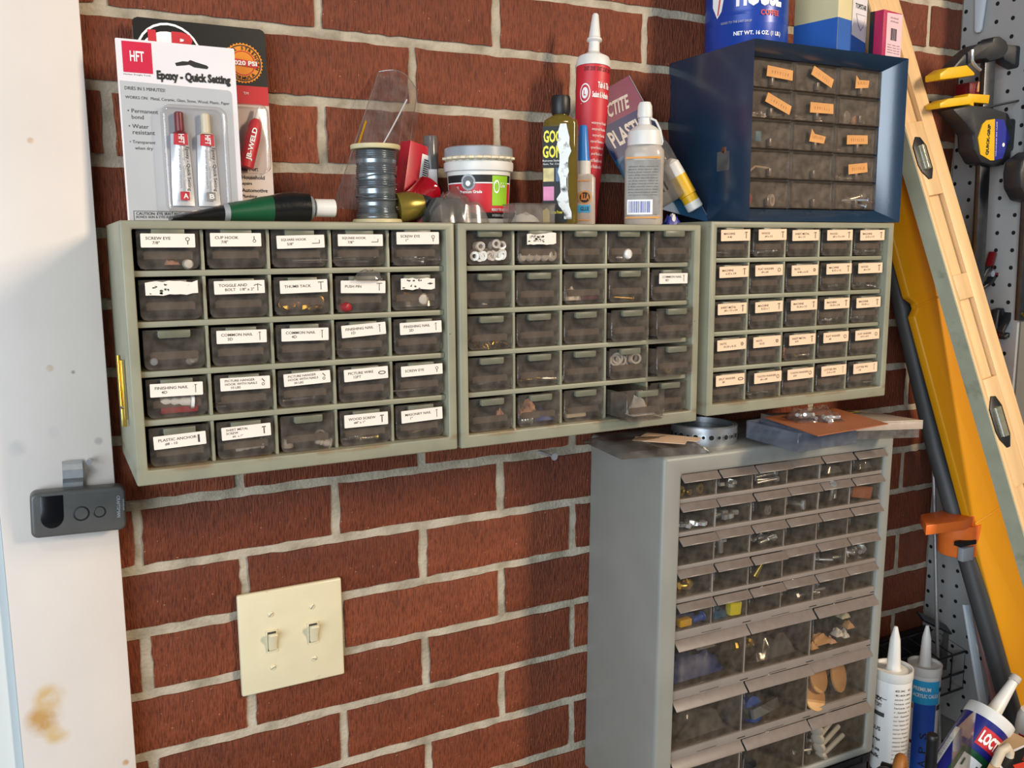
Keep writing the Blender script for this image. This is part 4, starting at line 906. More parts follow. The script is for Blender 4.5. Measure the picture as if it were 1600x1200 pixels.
# glue bottle with blue cap
c, r = cyl(892, 930, 300, -.080)
gb = thing('glue_bottle', 'flat glue bottle with tall blue cap beside the amber bottle', 'bottle', (c.x, c.y, ZT2), (0, 0, facing(c)))
h1, h2, h3 = at(911, 273, -.08).z-ZT2, at(911, 252, -.08).z-ZT2, at(911, 196, -.08).z-ZT2
mb = MB(); loft(mb, [sq(r*.92, r*.6, 0), sq(r*1.02, r*.68, .003), sq(r*1.02, r*.68, h1*.93), sq(r*.8, r*.6, h1), sq(r*.55, r*.5, h1+.001, e=1)], 'bottle_milk'); mb.obj('body', gb, ang=30)
mb = MB(); mb.lathe([(r*.62, h1), (r*.62, h2)], 'white_plastic', 20); mb.obj('collar', gb)
mb = MB(); mb.lathe([(r*.56, h2), (r*.50, h2+.006), (r*.33, h3-.002), (r*.25, h3)], 'bright_blue', 20); mb.obj('cap', gb)
F_ = flat(-r*.68-.0005); F2 = flat(-r*.68-.0009); mb = MB(); mb.disc(r*.15, h1*.55, r*.55, F_, 'orange_line', 20); mb.disc(r*.15, h1*.55, r*.42, F2, 'ink_black', 20); mb.text('ILLA', -r*.15, h1*.5, r*.5, h1*.62, flat(-r*.68-.0013), 'orange_seal', .04)
mb.poly([(-r*.6, h1*.26), (r*.6, h1*.26), (r*.6, h1*.40), (-r*.6, h1*.40)], F_, 'sky_print'); mb.text('GLUE', -r*.2, h1*.29, r*.5, h1*.37, F2, 'ink_black', .02); mb.poly([(-r*.9, h1*.86), (r*.6, h1*.86), (r*.6, h1*.885), (-r*.9, h1*.885)], F_, 'orange_line'); mb.poly([(-r*.9, h1*.10), (r*.6, h1*.10), (r*.6, h1*.12), (-r*.9, h1*.12)], F_, 'orange_line')
mb.obj('label_front', gb, normals=False)
# tilted blister card leaning on the blue cabinet
ca = at(983, 118, -.030); cb_ = at(1111, 341, -.082); cb_.z = -.0553
dd_ = (ca-cb_); ln = dd_.length; dd_.normalize(); uu_ = Vector((1, 0, 0)); uu_ = (uu_-dd_*uu_.dot(dd_)).normalized(); nn_ = dd_.cross(uu_)
if nn_.y < 0: nn_ = -nn_
bc = thing('blister_card', 'dark blue and purple plastic-glue blister card tilted against the blue cabinet', 'blister pack')
bc.matrix_world = Matrix(((uu_.x, nn_.x, dd_.x, cb_.x), (uu_.y, nn_.y, dd_.y, cb_.y), (uu_.z, nn_.z, dd_.z, cb_.z), (0, 0, 0, 1)))
wc = .082
mb = MB(); mb.prism([(-wc, .064), (0, 0), (0, ln), (-wc, ln*.98)], 0, .0012, 'teal_card'); mb.obj('card', bc)
mb = MB(); mb.poly([(-.0008, .002), (0, 0), (0, ln), (-.0008, ln)], flat(-.0006), 'lid_grey'); F_ = flat(-.0003); F2 = flat(-.0007)
mb.poly([(-wc, ln*.80), (-.001, ln*.80), (-.001, ln), (-wc, ln*.98)], F_, 'purple_print'); mb.poly([(-wc, ln*.60), (-.001, ln*.62), (-.001, ln*.80), (-wc, ln*.80)], F_, 'bag_navy')
mb.text('LOCTITE', -wc*.95, ln*.83, -wc*.30, ln*.91, F2, 'milky', .03, shear=.15); mb.text('PLASTIC', -wc*.9, ln*.66, -wc*.15, ln*.76, F2, 'milky', .03); mb.obj('print', bc, normals=False)
mb = MB(); mb.prism(rrect(-wc*.9, -.010, .045, ln*.58, .01, 4), -.016, -.0012, 'film_hazy'); mb.obj('blister', bc, bevel=.004, seg=3)
mb = MB(); mb.T = Matrix.Translation((-.020, -.010, .034)); mb.lathe([(.0095, 0), (.0095, .008), (.0105, .009), (.0105, .034)], 'clamp_yellow', 18); mb.lathe([(.0088, -.010), (.0098, -.009), (.0098, 0)], 'white_plastic', 18); mb.lathe([(.0105, .034), (.010, .05), (.004, .056)], 'white_plastic', 18); mb.obj('tube', bc)
mb = MB(); mb.T = Matrix.Translation((-.052, -.009, .060)); mb.lathe([(.009, 0), (.009, .05), (.004, .058)], 'black_plastic', 18); mb.obj('tube', bc)
# white glue bottle
c, r = cyl(975, 1037, 290, -.105)
wg = thing('glue_bottle', 'translucent white glue bottle with tethered nozzle cap and barcode', 'bottle', (c.x, c.y, ZT2), (0, 0, facing(c)))
z = lambda y: at(1006, y, -.105).z-ZT2
mb = MB(); loft(mb, [sq(r*.93, r*.75, 0, e=.75), sq(r*.98, r*.8, .003, e=.75), sq(r*.98, r*.8, z(262), e=.75), sq(r*1.02, r*.82, z(245), e=.75), sq(r*1.0, r*.82, z(236), e=.75), sq(r*.85, r*.7, z(228), e=.85)], 'bottle_milk'); mb.obj('body', wg, ang=35)
mb = MB(); mb.lathe([(r*.86, z(228)), (r*.86, z(214)), (r*.82, z(206)), (r*.62, z(200)), (r*.34, z(195)), (r*.28, z(183)), (r*.26, z(180))], 'white_plastic', 26); mb.obj('collar', wg, ang=30)
mb = MB(); mb.lathe([(r*.36, z(184)), (r*.38, z(180)), (r*.36, z(166)), (r*.28, z(160))], 'white_plastic', 20); cp = mb.obj('nozzle_cap', wg)
mb = MB(); mb.tube([(r*.3, -.004, z(186)), (r*.55, -.006, z(190)), (r*.78, -.006, z(205)), (r*.90, -.004, z(222)), (r*.86, -.002, z(227))], .0012, 'white_plastic', 8); mb.obj('strap', wg)
wf = lambda u, v: (u, -r*.80-.0006+abs(u/r)**2.5*.0035, v); w2 = lambda u, v: (u, -r*.80-.0010+abs(u/r)**2.5*.0035, v)
mb = MB(); mb.patch(-r*.86, z(336), r*.82, z(252), wf, 'label_grey', 8, 1); mb.patch(-r*.9, z(250), r*.8, z(247), w2, 'orange_line', 8, 1); mb.patch(-r*.9, z(342), r*.8, z(339.5), w2, 'orange_line', 8, 1); mb.patch(-r*.82, z(336), r*.45, z(313), w2, 'print_white', 8, 1)
w3 = lambda u, v: (u, -r*.80-.0014+abs(u/r)**2.5*.0035, v); rr = random.Random(4); x = -r*.74
while x < r*.34:
    t = rr.choice((.0004, .0007, .001)); mb.patch(x, z(333), x+t, z(315.5), w3, 'clamp_blue'); x += t+rr.choice((.0005, .0008))
for k in range(11): mb.text('adhesive dries natural colour waterproof'[k:26+k], -r*.78, z(263+k*4.4), r*.7, z(261.0+k*4.4), w2, 'ink')
mb.obj('label_wrap', wg, normals=False)
mb = MB(); pillow(mb, .022, .012, .013, 'clamp_blue', 10, 8, .8, 8); pillow(mb, .010, .010, .018, 'white_plastic', 8, 6, .5, 2)
c = at(1050, 340, -.09); tag(mb.obj('crumpled_wrapper', None, (c.x, -.09, ZT2), normals=False), 'crumpled blue and white wrapper scrap beside the white glue bottle', 'wrapper')
# ================================================================ ON TOP OF THE BLUE CABINET
c, r = cyl(1101, 1232, 40, -.070)
can = thing('coffee_can', 'blue metal coffee can on top of the blue cabinet', 'can', (c.x, c.y, BZ1), (0, 0, facing(c)))
mb = MB(); prf = [(r*.985, 0), (r*1.01, .0015), (r*1.01, .003), (r*.99, .0045)]
for k in range(5): prf += [(r*.99, .030+k*.0022), (r*.982, .0311+k*.0022)]
prf += [(r*.99, .045), (r*.99, .124), (r*1.01, .126), (r*1.01, .129), (r*.96, .13)]
mb.lathe(prf, 'can_blue', 48); mb.obj('body', can, ang=50)
mb = MB(); mb.lathe([(r*1.018, .126), (r*1.018, .132), (r*.9, .134)], 'white_plastic', 40); mb.obj('lid', can)
wf = wrap(r*.99, .0006); w2 = wrap(r*.99, .001); mb = MB()
mb.text('MAXWELL', -.030, .088, .044, .106, wf, 'print_white', .05); mb.text('HOUSE', -.012, .0475, .044, .070, wf, 'print_white', .06); mb.text('COFFEE', .016, .0375, .040, .0435, wf, 'warn_red', .03)
mb.poly([(-.044, .052), (-.036, .038), (-.030, .045), (-.024, .075), (-.030, .090), (-.045, .085)], wf, 'print_white'); mb.poly([(-.036, .041), (-.034, .042), (-.029, .075), (-.031, .076)], w2, 'warn_red')
mb.text('GOOD TO THE LAST DROP', -.030, .030, .006, .0325, w2, 'milky'); mb.text('NET WT. 16 OZ. (1 LB.)', -.014, .0145, .044, .0205, wf, 'print_white', .03); mb.obj('print', can, normals=False)
# light bulb box
c = at(1308, 50, -.112)
lb = thing('bulb_box', 'blue and cream light bulb carton with white panel on the blue cabinet', 'carton', (c.x+.016, -.085, BZ1), (0, 0, .22))
bw2 = .0330
mb = MB(); mb.box(-bw2, bw2, -.030, .030, 0, .115, 'box_cream'); mb.obj('box', lb, bevel=.0008)
mb = MB(); F_ = flat(-.0304)
fl = lambda u, v: (-bw2-.0004, -u, v)
mb.poly([(-bw2, .006), (bw2, .001), (bw2, .046), (-bw2, .046)], F_, 'box_blue'); mb.poly([(-.030, .004), (.030, .006), (.030, .046), (-.030, .046)], fl, 'box_blue')
mb.poly([(-.004, .0), (.022, .0), (.020, .005), (.0, .009)], flat(-.0306), 'print_white')
mb.poly([(-.002, .030), (bw2-.001, .024), (bw2-.001, .105), (-.002, .105)], flat(-.0308), 'card_white'); mb.text('TOPSTAR', .004, .062, .030, .068, flat(-.0311), 'ink_black', .02)
mb.poly([(.006, .056), (.029, .056), (.024, .042), (.018, .036), (.012, .042)], flat(-.0311), 'lid_grey'); mb.poly([(.007, .055), (.028, .055), (.0235, .0435), (.0175, .038), (.0125, .0435)], flat(-.0313), 'card_white'); mb.text('75W', .004, .075, .028, .088, flat(-.0311), 'clamp_blue', .03)
mb.obj('print', lb, normals=False)
a, b = at(1363, 60, -.145), at(1414, 60, -.145)
pk = thing('pink_box', 'small pink and magenta carton with barcode at the edge of the blue cabinet', 'carton', ((a.x+b.x)/2, -.125, BZ1), (0, 0, .16))
hz = .0535
mb = MB(); mb.box(-.020, .020, -.022, -.004, 0, hz, 'box_magenta'); mb.obj('box', pk, bevel=.0006)
mb = MB(); F_ = flat(-.0224); mb.poly([(-.0135, .0), (.020, .0), (.020, hz-.001), (-.0135, hz-.003)], F_, 'box_pink')
rr = random.Random(11); x = -.004
while x < .009:
    t = rr.choice((.0004, .0008)); mb.poly([(x, .020), (x+t, .020), (x+t, .034), (x, .034)], flat(-.0227), 'ink'); x += t+.0006
for k in range(4): mb.text('indoor use only'[k:14], -.010, .005+k*.003, .016, .0065+k*.003, flat(-.0227), 'ink')
for k in range(2): mb.text('soft white bulb', -.006, .041+k*.004, .011, .0430+k*.004, flat(-.0227), 'ink')
mb.poly([(.004, .0), (.010, .0), (.010, hz), (.004, hz)], lambda u, v: (-.0204, -u, v), 'card_black'); mb.obj('print', pk, normals=False)
# ================================================================ ON TOP OF THE GREY CABINET
def gtop(x): return GZ0+gh*math.cos(TILT)-(x-(GX0+GX1)/2)*math.sin(TILT)
zz = gtop(.58)+.0008
bg = thing('paper_bag_clear', 'flat clear plastic bag with buff paper inserts on the grey cabinet', 'plastic bag', (.548, -.100, gtop(.548)+.0005), (0, TILT, -.12))
mb = MB()
def bagf(s):
    def g(a, b):
        e = max(0, (1-abs(2*a-1)**4)*(1-abs(2*b-1)**4))**.5
        return ((a-.5)*.118, (b-.5)*.105, .0004+(e*(.011+.006*noise.noise(Vector((a*4, b*4, 1)))) if s else 0))
    return g
mb.grid(bagf(1), 18, 14, 'film_hazy'); mb.grid(bagf(0), 18, 14, 'film_hazy'); mb.obj('bag', bg, normals=False, ang=25)
for x_, y_, a_, l_ in ((.004, -.026, .9, .060), (.026, -.014, .75, .066)):
    mb = MB(); mb.prism([(-.0115, 0), (.0115, 0), (.0115, .0005), (-.0115, .0005)], -l_/2, l_/2, 'paper_peach'); mb.obj('paper_insert', bg, (x_, y_, .0125), (.0, .0, a_))
# strap coil
c = atz(1099, 690, gtop(.63)); c, r = cyl(1046, 1153, 680, -.098)
st = thing('hanger_strap_coil', 'coil of perforated galvanised hanger strap on the grey cabinet', 'strap coil', (c.x, c.y, gtop(c.x)+.0004), (0, TILT, facing(c)))
mb = MB(); hs = .0215; r *= .97
for q, rr_ in enumerate((r, r-.0022, r-.0044)):
    n = 60; vs = []
    for k in range(n):
        t = 2*PI*k/n; rr = rr_+.0006*math.sin(3*t+q)
        for dr, z in ((0, 0), (0, hs), (-.001, hs), (-.001, 0)): vs.append(((rr+dr)*math.cos(t), (rr+dr)*math.sin(t), z+.0003*q))
    mb.add(vs, [(k*4+i, k*4+(i+1) % 4, ((k+1) % n)*4+(i+1) % 4, ((k+1) % n)*4+i) for k in range(n) for i in range(4)], 'galvanised')
mb.obj('strap', st)
mb = MB(); wf = wrap(r, .0012)
for k in range(-9, 10): mb.disc(k*.0092, hs*.52, .0030 if k % 2 else .0020, wf, 'dark_void', 14); mb.disc(k*.0092, hs*.52, .0036 if k % 2 else .0025, wrap(r, .0009), 'steel', 14)
mb.obj('hole', st, normals=False)
mb = MB(); mb.lathe([(r-.008, .0005), (r-.008, hs*.7)], 'galvanised', 40); mb.obj('inner_coil', st)
# organizers
def organizer(name, label, corners, z0, hgt, m, lidm, ncol, lid=True):
    P = [Vector(q) for q in corners]; cc = sum(P, Vector((0, 0)))/4
    root = thing(name, label, 'organizer box', (cc.x, cc.y, z0)); Q = [(p_-cc) for p_ in P]
    def quadbox(mb, f0, f1, za, zb, m):     # ring wall between two scaled outlines
        o = [(q*f0) for q in Q]; i_ = [(q*f1) for q in Q]
        vs = [(*q, za) for q in o]+[(*q, za) for q in i_]+[(*q, zb) for q in o]+[(*q, zb) for q in i_]
        fs = []
        for k in range(4):
            j = (k+1) % 4; fs += [(k, j, 4+j, 4+k), (8+k, 12+k, 12+j, 8+j), (k, 8+k, 8+j, j), (4+k, 4+j, 12+j, 12+k)]
        mb.add(vs, fs, m)
    mb = MB(); quadbox(mb, .965, .945, 0, hgt, m); mb.add([(*(q*.965), z) for z in (0, .0014) for q in Q], [(0, 1, 2, 3), (7, 6, 5, 4)]+[(k, (k+1) % 4, 4+(k+1) % 4, 4+k) for k in range(4)], m); mb.obj('tray', root, bevel=.0006, seg=1)
    for k in range(1, ncol):
        t = k/ncol; A = Q[0].lerp(Q[1], t)*.94; B = Q[3].lerp(Q[2], t)*.94; dv = (Q[1]-Q[0]).normalized()*.0006
        mb = MB(); mb.add([(*(v), z) for z in (.0014, hgt*.92) for v in (A-dv, A+dv, B+dv, B-dv)], [(0, 1, 2, 3), (7, 6, 5, 4)]+[(i, (i+1) % 4, 4+(i+1) % 4, 4+i) for i in range(4)], m); mb.obj('divider', root)
    if lid:
        mb = MB(); za, zb = hgt, hgt+.0022; mb.add([(*q, z) for z in (za, zb) for q in Q], [(0, 1, 2, 3), (7, 6, 5, 4)]+[(k, (k+1) % 4, 4+(k+1) % 4, 4+k) for k in range(4)], lidm)
        quadbox(mb, 1.0, .975, hgt-.009, hgt, lidm)
        mb.obj('lid', root, bevel=.0008)
        mb = MB(); cA = [Q[0].lerp(Q[1], .2).lerp(Q[3].lerp(Q[2], .2), .72), Q[0].lerp(Q[1], .85).lerp(Q[3].lerp(Q[2], .85), .72), Q[0].lerp(Q[1], .85).lerp(Q[3].lerp(Q[2], .85), .90), Q[0].lerp(Q[1], .2).lerp(Q[3].lerp(Q[2], .2), .90)]
        mb.add([(*q, z) for z in (zb, zb+.0006) for q in cA], [(0, 1, 2, 3), (7, 6, 5, 4)]+[(k, (k+1) % 4, 4+(k+1) % 4, 4+k) for k in range(4)], 'card_black')
        cB = [cA[0].lerp(cA[3], .25), cA[1].lerp(cA[2], .25), cA[1].lerp(cA[2], .42), cA[0].lerp(cA[3], .42)]
        mb.add([(*q, zb+.0009) for q in cB], [(0, 1, 2, 3)], 'yellow_print'); mb.obj('label', root, normals=False)
    return root
zb = -.3185
L_ = atz(1162, 690, zb).xy; Fq = atz(1246, 714, zb).xy; Rq = atz(1341, 699, zb).xy
organizer('organizer_box', 'bluish clear compartment box on the grey cabinet, under the brown card', [Fq, Rq, Rq+(L_-Fq), L_], zb+.0045, .0220, 'box_bluish', 'lid_clear', 4, False)
zb2 = gtop(.86)+.001
A_ = atz(1441, 684, zb2).xy; B_ = atz(1335, 697, zb2).xy; dirv = (A_-B_); per = Vector((-dirv.y, dirv.x)).normalized()
A2 = atz(1449, 650, zb2+.022).xy
organizer('organizer_box', 'clear lidded compartment box jutting right from the grey cabinet top', [B_-dirv*.35+per*.045, A_, A_+per*.085-dirv*.15, B_-dirv*.35+per*.125], zb2, .0200, 'box_clear', 'lid_clear', 5)
zc = zb+.0045+.0228
q = [atz(1194, 653, zc), atz(1278, 682, zc), atz(1388, 663, zc), atz(1302, 638, zc)]
cc = sum(q, Vector())/4
bcard = thing('bit_card', 'brown hang card with a clear blister of chrome bits, on the bluish box', 'blister pack', (cc.x, cc.y, zc))
mb = MB(); mb.add([((p_-cc).x, (p_-cc).y, z) for z in (0, .0010) for p_ in q], [(3, 2, 1, 0), (4, 5, 6, 7)]+[(k, (k+1) % 4, 4+(k+1) % 4, 4+k) for k in range(4)], 'brown_card')
h0 = q[1].lerp(q[2], .62).lerp(q[0].lerp(q[3], .62), .45)-cc; mb.box(h0.x-.008, h0.x+.008, h0.y-.002, h0.y+.002, .001, .0013, 'card_black'); mb.obj('card', bcard)
mb = MB(); pillow(mb, .062, .040, .021, 'film', 16, 12, .5, 6); ob = mb.obj('blister', bcard, ((q[0].lerp(q[2], .40)-cc).x, (q[0].lerp(q[2], .40)-cc).y, .0010), (0, 0, -.35), normals=False, ang=25)
for k in range(7):
    mb = MB(); mb.lathe([(.0030, 0), (.0034, .004), (.0030, .010), (.0022, .011), (.0022, .018)], 'steel', 8)
    t = (q[0].lerp(q[2], .30+.035*k)-cc); mb.obj('bit', bcard, (t.x+random.uniform(-.006, .006), t.y+random.uniform(-.010, .010), .005), (PI/2+random.uniform(-.3, .3), 0, random.uniform(-1.4, 1.4)))
# ================================================================ RIGHT SIDE: PEGBOARD, LEVEL, YELLOW RAIL, POLE
peg = thing('pegboard', 'white pegboard panel on the return wall behind the clamps', 'pegboard', (XC, -.064, -.845))
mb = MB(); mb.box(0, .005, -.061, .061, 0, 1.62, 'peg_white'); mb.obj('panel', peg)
mb = MB(); nh = 0
for i in range(5):
    for k in range(64):
        y_, z_ = .056-i*.0252, .022+k*.0252
        if z_ > 1.6: continue
        mb.add([(-.0004, y_+.0031*math.cos(2*PI*t/10), z_+.0031*math.sin(2*PI*t/10)) for t in range(10)], [tuple(range(10))], 'dark_void')
ho = mb.obj('hole', peg, normals=False); ho['kind'] = 'stuff'
# level
def lean_frame(A, B, wx=(1, 0, 0), rot=0):
    d = (A-B).normalized(); u = Vector(wx); u = (u-d*u.dot(d)).normalized(); n = d.cross(u).normalized()
    if rot: q = Matrix.Rotation(rot, 3, d); u = q @ u; n = q @ n
    return u, n, d
LA, LB_ = at(1405, 0, -.032), at(1600, 664, -.200)
u, n, d = lean_frame(LA, LB_)
if n.y < 0: n = -n                      # n points away from the viewer
tt = (-.872-LB_.z)/d.z; base = LB_+d*tt; LEN = 1.20
lw = 0.104; lt = .024
Mx = Matrix(((u.x, n.x, d.x, base.x), (u.y, n.y, d.y, base.y), (u.z, n.z, d.z, base.z), (0, 0, 0, 1)))
lv = thing('wooden_level', 'pale wooden spirit level leaning beside the yellow rail', 'spirit level'); lv.matrix_world = Mx
def lz(px, py):                         # height along the level of a photo point on its face
    rr_ = ray(px, py); t = (base-CAM).dot(n)/rr_.dot(n); P = CAM+rr_*t; return (P-base).dot(d), (P-base).dot(u)
v1 = lz(1441, 247); v2 = lz(1561, 659); e1 = lz(1430, 190)[0]; e2 = lz(1456, 305)[0]; e3 = lz(1500, 428)[0]; e4 = lz(1512, 466)[0]; e5 = lz(1560, 585)[0]; e6 = lz(1600, 755)[0]
lw = -lz(1456, 340)[1]
pads = [(.0, .04), (e6, e5), (e4, e3), (e2, e1), (LEN-.04, LEN)]
mb = MB(); rc = .007
mb.box(-lw, 0, rc, lt, 0, LEN, 'level_wood')
mb.box(-lw, -lw*.88, 0, rc, 0, LEN, 'level_wood'); mb.box(-lw*.40, 0, 0, rc, 0, LEN, 'level_wood')
for a_, b_ in pads: mb.box(-lw*.88, -lw*.40, 0.0, rc, a_, b_, 'level_wood')
mb.obj('body', lv, bevel=.0008)
mb = MB(); mb.box(-lw-.0012, -lw, .001, lt-.001, 0, LEN, 'level_edge'); mb.obj('edge_face', lv)
for k, (zc_, xc_) in enumerate((v1, v2)):
    s_ = .030 if k == 0 else .036
    hexo = [(-.010, -s_*.62), (.000, -s_), (.006, -s_), (.0135, -s_*.55), (.0135, s_*.55), (.006, s_*.95), (-.003, s_), (-.0135, s_*.55), (-.0135, -s_*.30)]
    mb = MB(); mb.prism([(xc_+x, zc_+z) for x, z in hexo], -.0018, .0002, 'black_plastic'); vf = mb.obj('vial_frame', lv, bevel=.0005)
    mb = MB(); mb.T = Matrix.Translation((xc_, -.0006, zc_-s_*.6)); mb.lathe([(.003, 0), (.0075, .002), (.0075, s_*1.15), (.003, s_*1.2)], 'vial_glass', 16); mb.obj('vial', vf)
# yellow rail
YA, YB = at(1402, 394, -.075), at(1594, 1105, -.190)
u, n, d = lean_frame(YA, YB)
if n.y < 0: n = -n
tt = (-.888-YB.z)/d.z; base = YB+d*tt; LEN = 1.205; yw = .118
Mx = Matrix(((u.x, n.x, d.x, base.x), (u.y, n.y, d.y, base.y), (u.z, n.z, d.z, base.z), (0, 0, 0, 1)))
yl = thing('yellow_rail', 'bright yellow moulded rail with notched edge leaning by the corner', 'rail'); yl.matrix_world = Mx
n1, n2 = lz(1430, 480)[0], lz(1524, 818)[0]
out_ = [(0, 0)]
for nz_ in sorted((n1, n2)): out_ += [(0, nz_-.012), (.012, nz_-.003), (.012, nz_+.004), (0, nz_+.016)]
out_ += [(0, LEN), (yw, LEN), (yw, 0)]
mb = MB(); mb.prism(out_, 0, .013, 'yellow_rail'); mb.obj('body', yl, bevel=.0025, seg=3)
for nz_ in (n1, n2):
    mb = MB(); mb.box(.008, yw*.8, -.0012, .0002, nz_-.0018, nz_+.0014, 'yellow_rail'); mb.obj('rib', yl, bevel=.0006)
# pink and pale sheets behind the pole
def strip(name, label, cat, P0, P1, w, t, m):
    u, n, d = lean_frame(P1, P0); 
    if n.y < 0: n = -n
    o = MB(); o.prism([(0, 0), (w, 0), (w, (P1-P0).length), (0, (P1-P0).length)], 0, t, m); ob = o.obj(name, bevel=.0005)
    ob.matrix_world = Matrix(((u.x, n.x, d.x, P0.x), (u.y, n.y, d.y, P0.y), (u.z, n.z, d.z, P0.z), (0, 0, 0, 1))); tag(ob, label, cat); return ob
def extend(P, Q, z): return P+(Q-P)*((z-P.z)/(Q.z-P.z))
P1, P0 = at(1416, 440, -.048), at(1535, 1010, -.135); P0 = extend(P1, P0, -.888)
strip('pink_strip', 'glossy pale pink board strip between the dark pole and the yellow rail', 'board', P0, P1, .055, .006, 'pink_sheet')
P1, P0 = at(1507, 945, -.120), at(1531, 1090, -.165); P0 = extend(P1, P0, -.888)
strip('white_strip', 'narrow pale white strip leaning behind the dark pole', 'strip', P0, P1, .014, .004, 'pale_sheet')
# dark pole
PA, PM, PB = at(1398, 430, -.040), at(1462, 700, -.085), at(1531, 940, -.150)
Pb = extend(PM, PB, -.888); PA2 = extend(PM, PA, .02); mid = PM
pp = []
for k in range(17):
    t = k/16
    p_ = PA2.lerp(PM, t*2) if t < .5 else PM.lerp(Pb, t*2-1)
    pp.append(p_)
po = thing('dark_pole', 'thick dark grey pole leaning in the corner behind the orange clamp', 'pole', Pb)
mb = MB(); mb.tube([p_-Pb for p_ in pp], [.0125+.0015*k/16 for k in range(17)], 'pole_grey', 18); mb.obj('shaft', po)
mb = MB(); mb.lathe([(.0150, -.001), (.0150, .020)], 'black_plastic', 18); mb.obj('end_cap', po)
# thin steel rod
R0, R1 = at(1466, 1075, -.072), at(1459, 735, -.050); R0 = extend(R1, R0, -.888)
mb = MB(); mb.tube([(0, 0, 0), R1-R0], .0029, 'steel', 12); tag(mb.obj('steel_rod', None, R0), 'thin upright steel rod passing behind the orange clamp jaw', 'rod')
# orange bar clamp jaw
oc_ = at(1475, 815, -.115)
oc = thing('orange_clamp', 'orange plastic clamp jaw with a slanted flat pad on the pole', 'clamp', (at(1490, 830, -.12).x, -.126, at(1490, 830, -.12).z-.020), (0, 0, -.05)); oc.scale = (1.28, 1.2, 1.2)
mb = MB()
top = [(-.062, -.010), (-.010, -.018), (.012, -.012), (.034, .010), (.030, .022), (-.034, .024)]
mb.add([(x, y_, .026+x*.02) for x, y_ in top]+[(x, y_, .0385+x*.02) for x, y_ in top], [tuple(range(5, -1, -1)), tuple(range(6, 12))]+[(k, (k+1) % 6, 6+(k+1) % 6, 6+k) for k in range(6)], 'orange_clamp'); mb.obj('pad', oc, bevel=.0015)
mb = MB(); mb.lathe([(.0215, -.012), (.0230, -.010), (.0230, .027)], 'orange_clamp', 24, (.010, .006, 0)); mb.obj('collar', oc)
mb = MB(); mb.box(-.012, .006, -.0200, -.012, -.013, .004, 'lid_grey'); mb.obj('screw_pad', oc, bevel=.0015)
mb = MB(); mb.box(-.016, .010, -.0185, -.010, .006, .011, 'dark_void'); mb.obj('slot', oc)
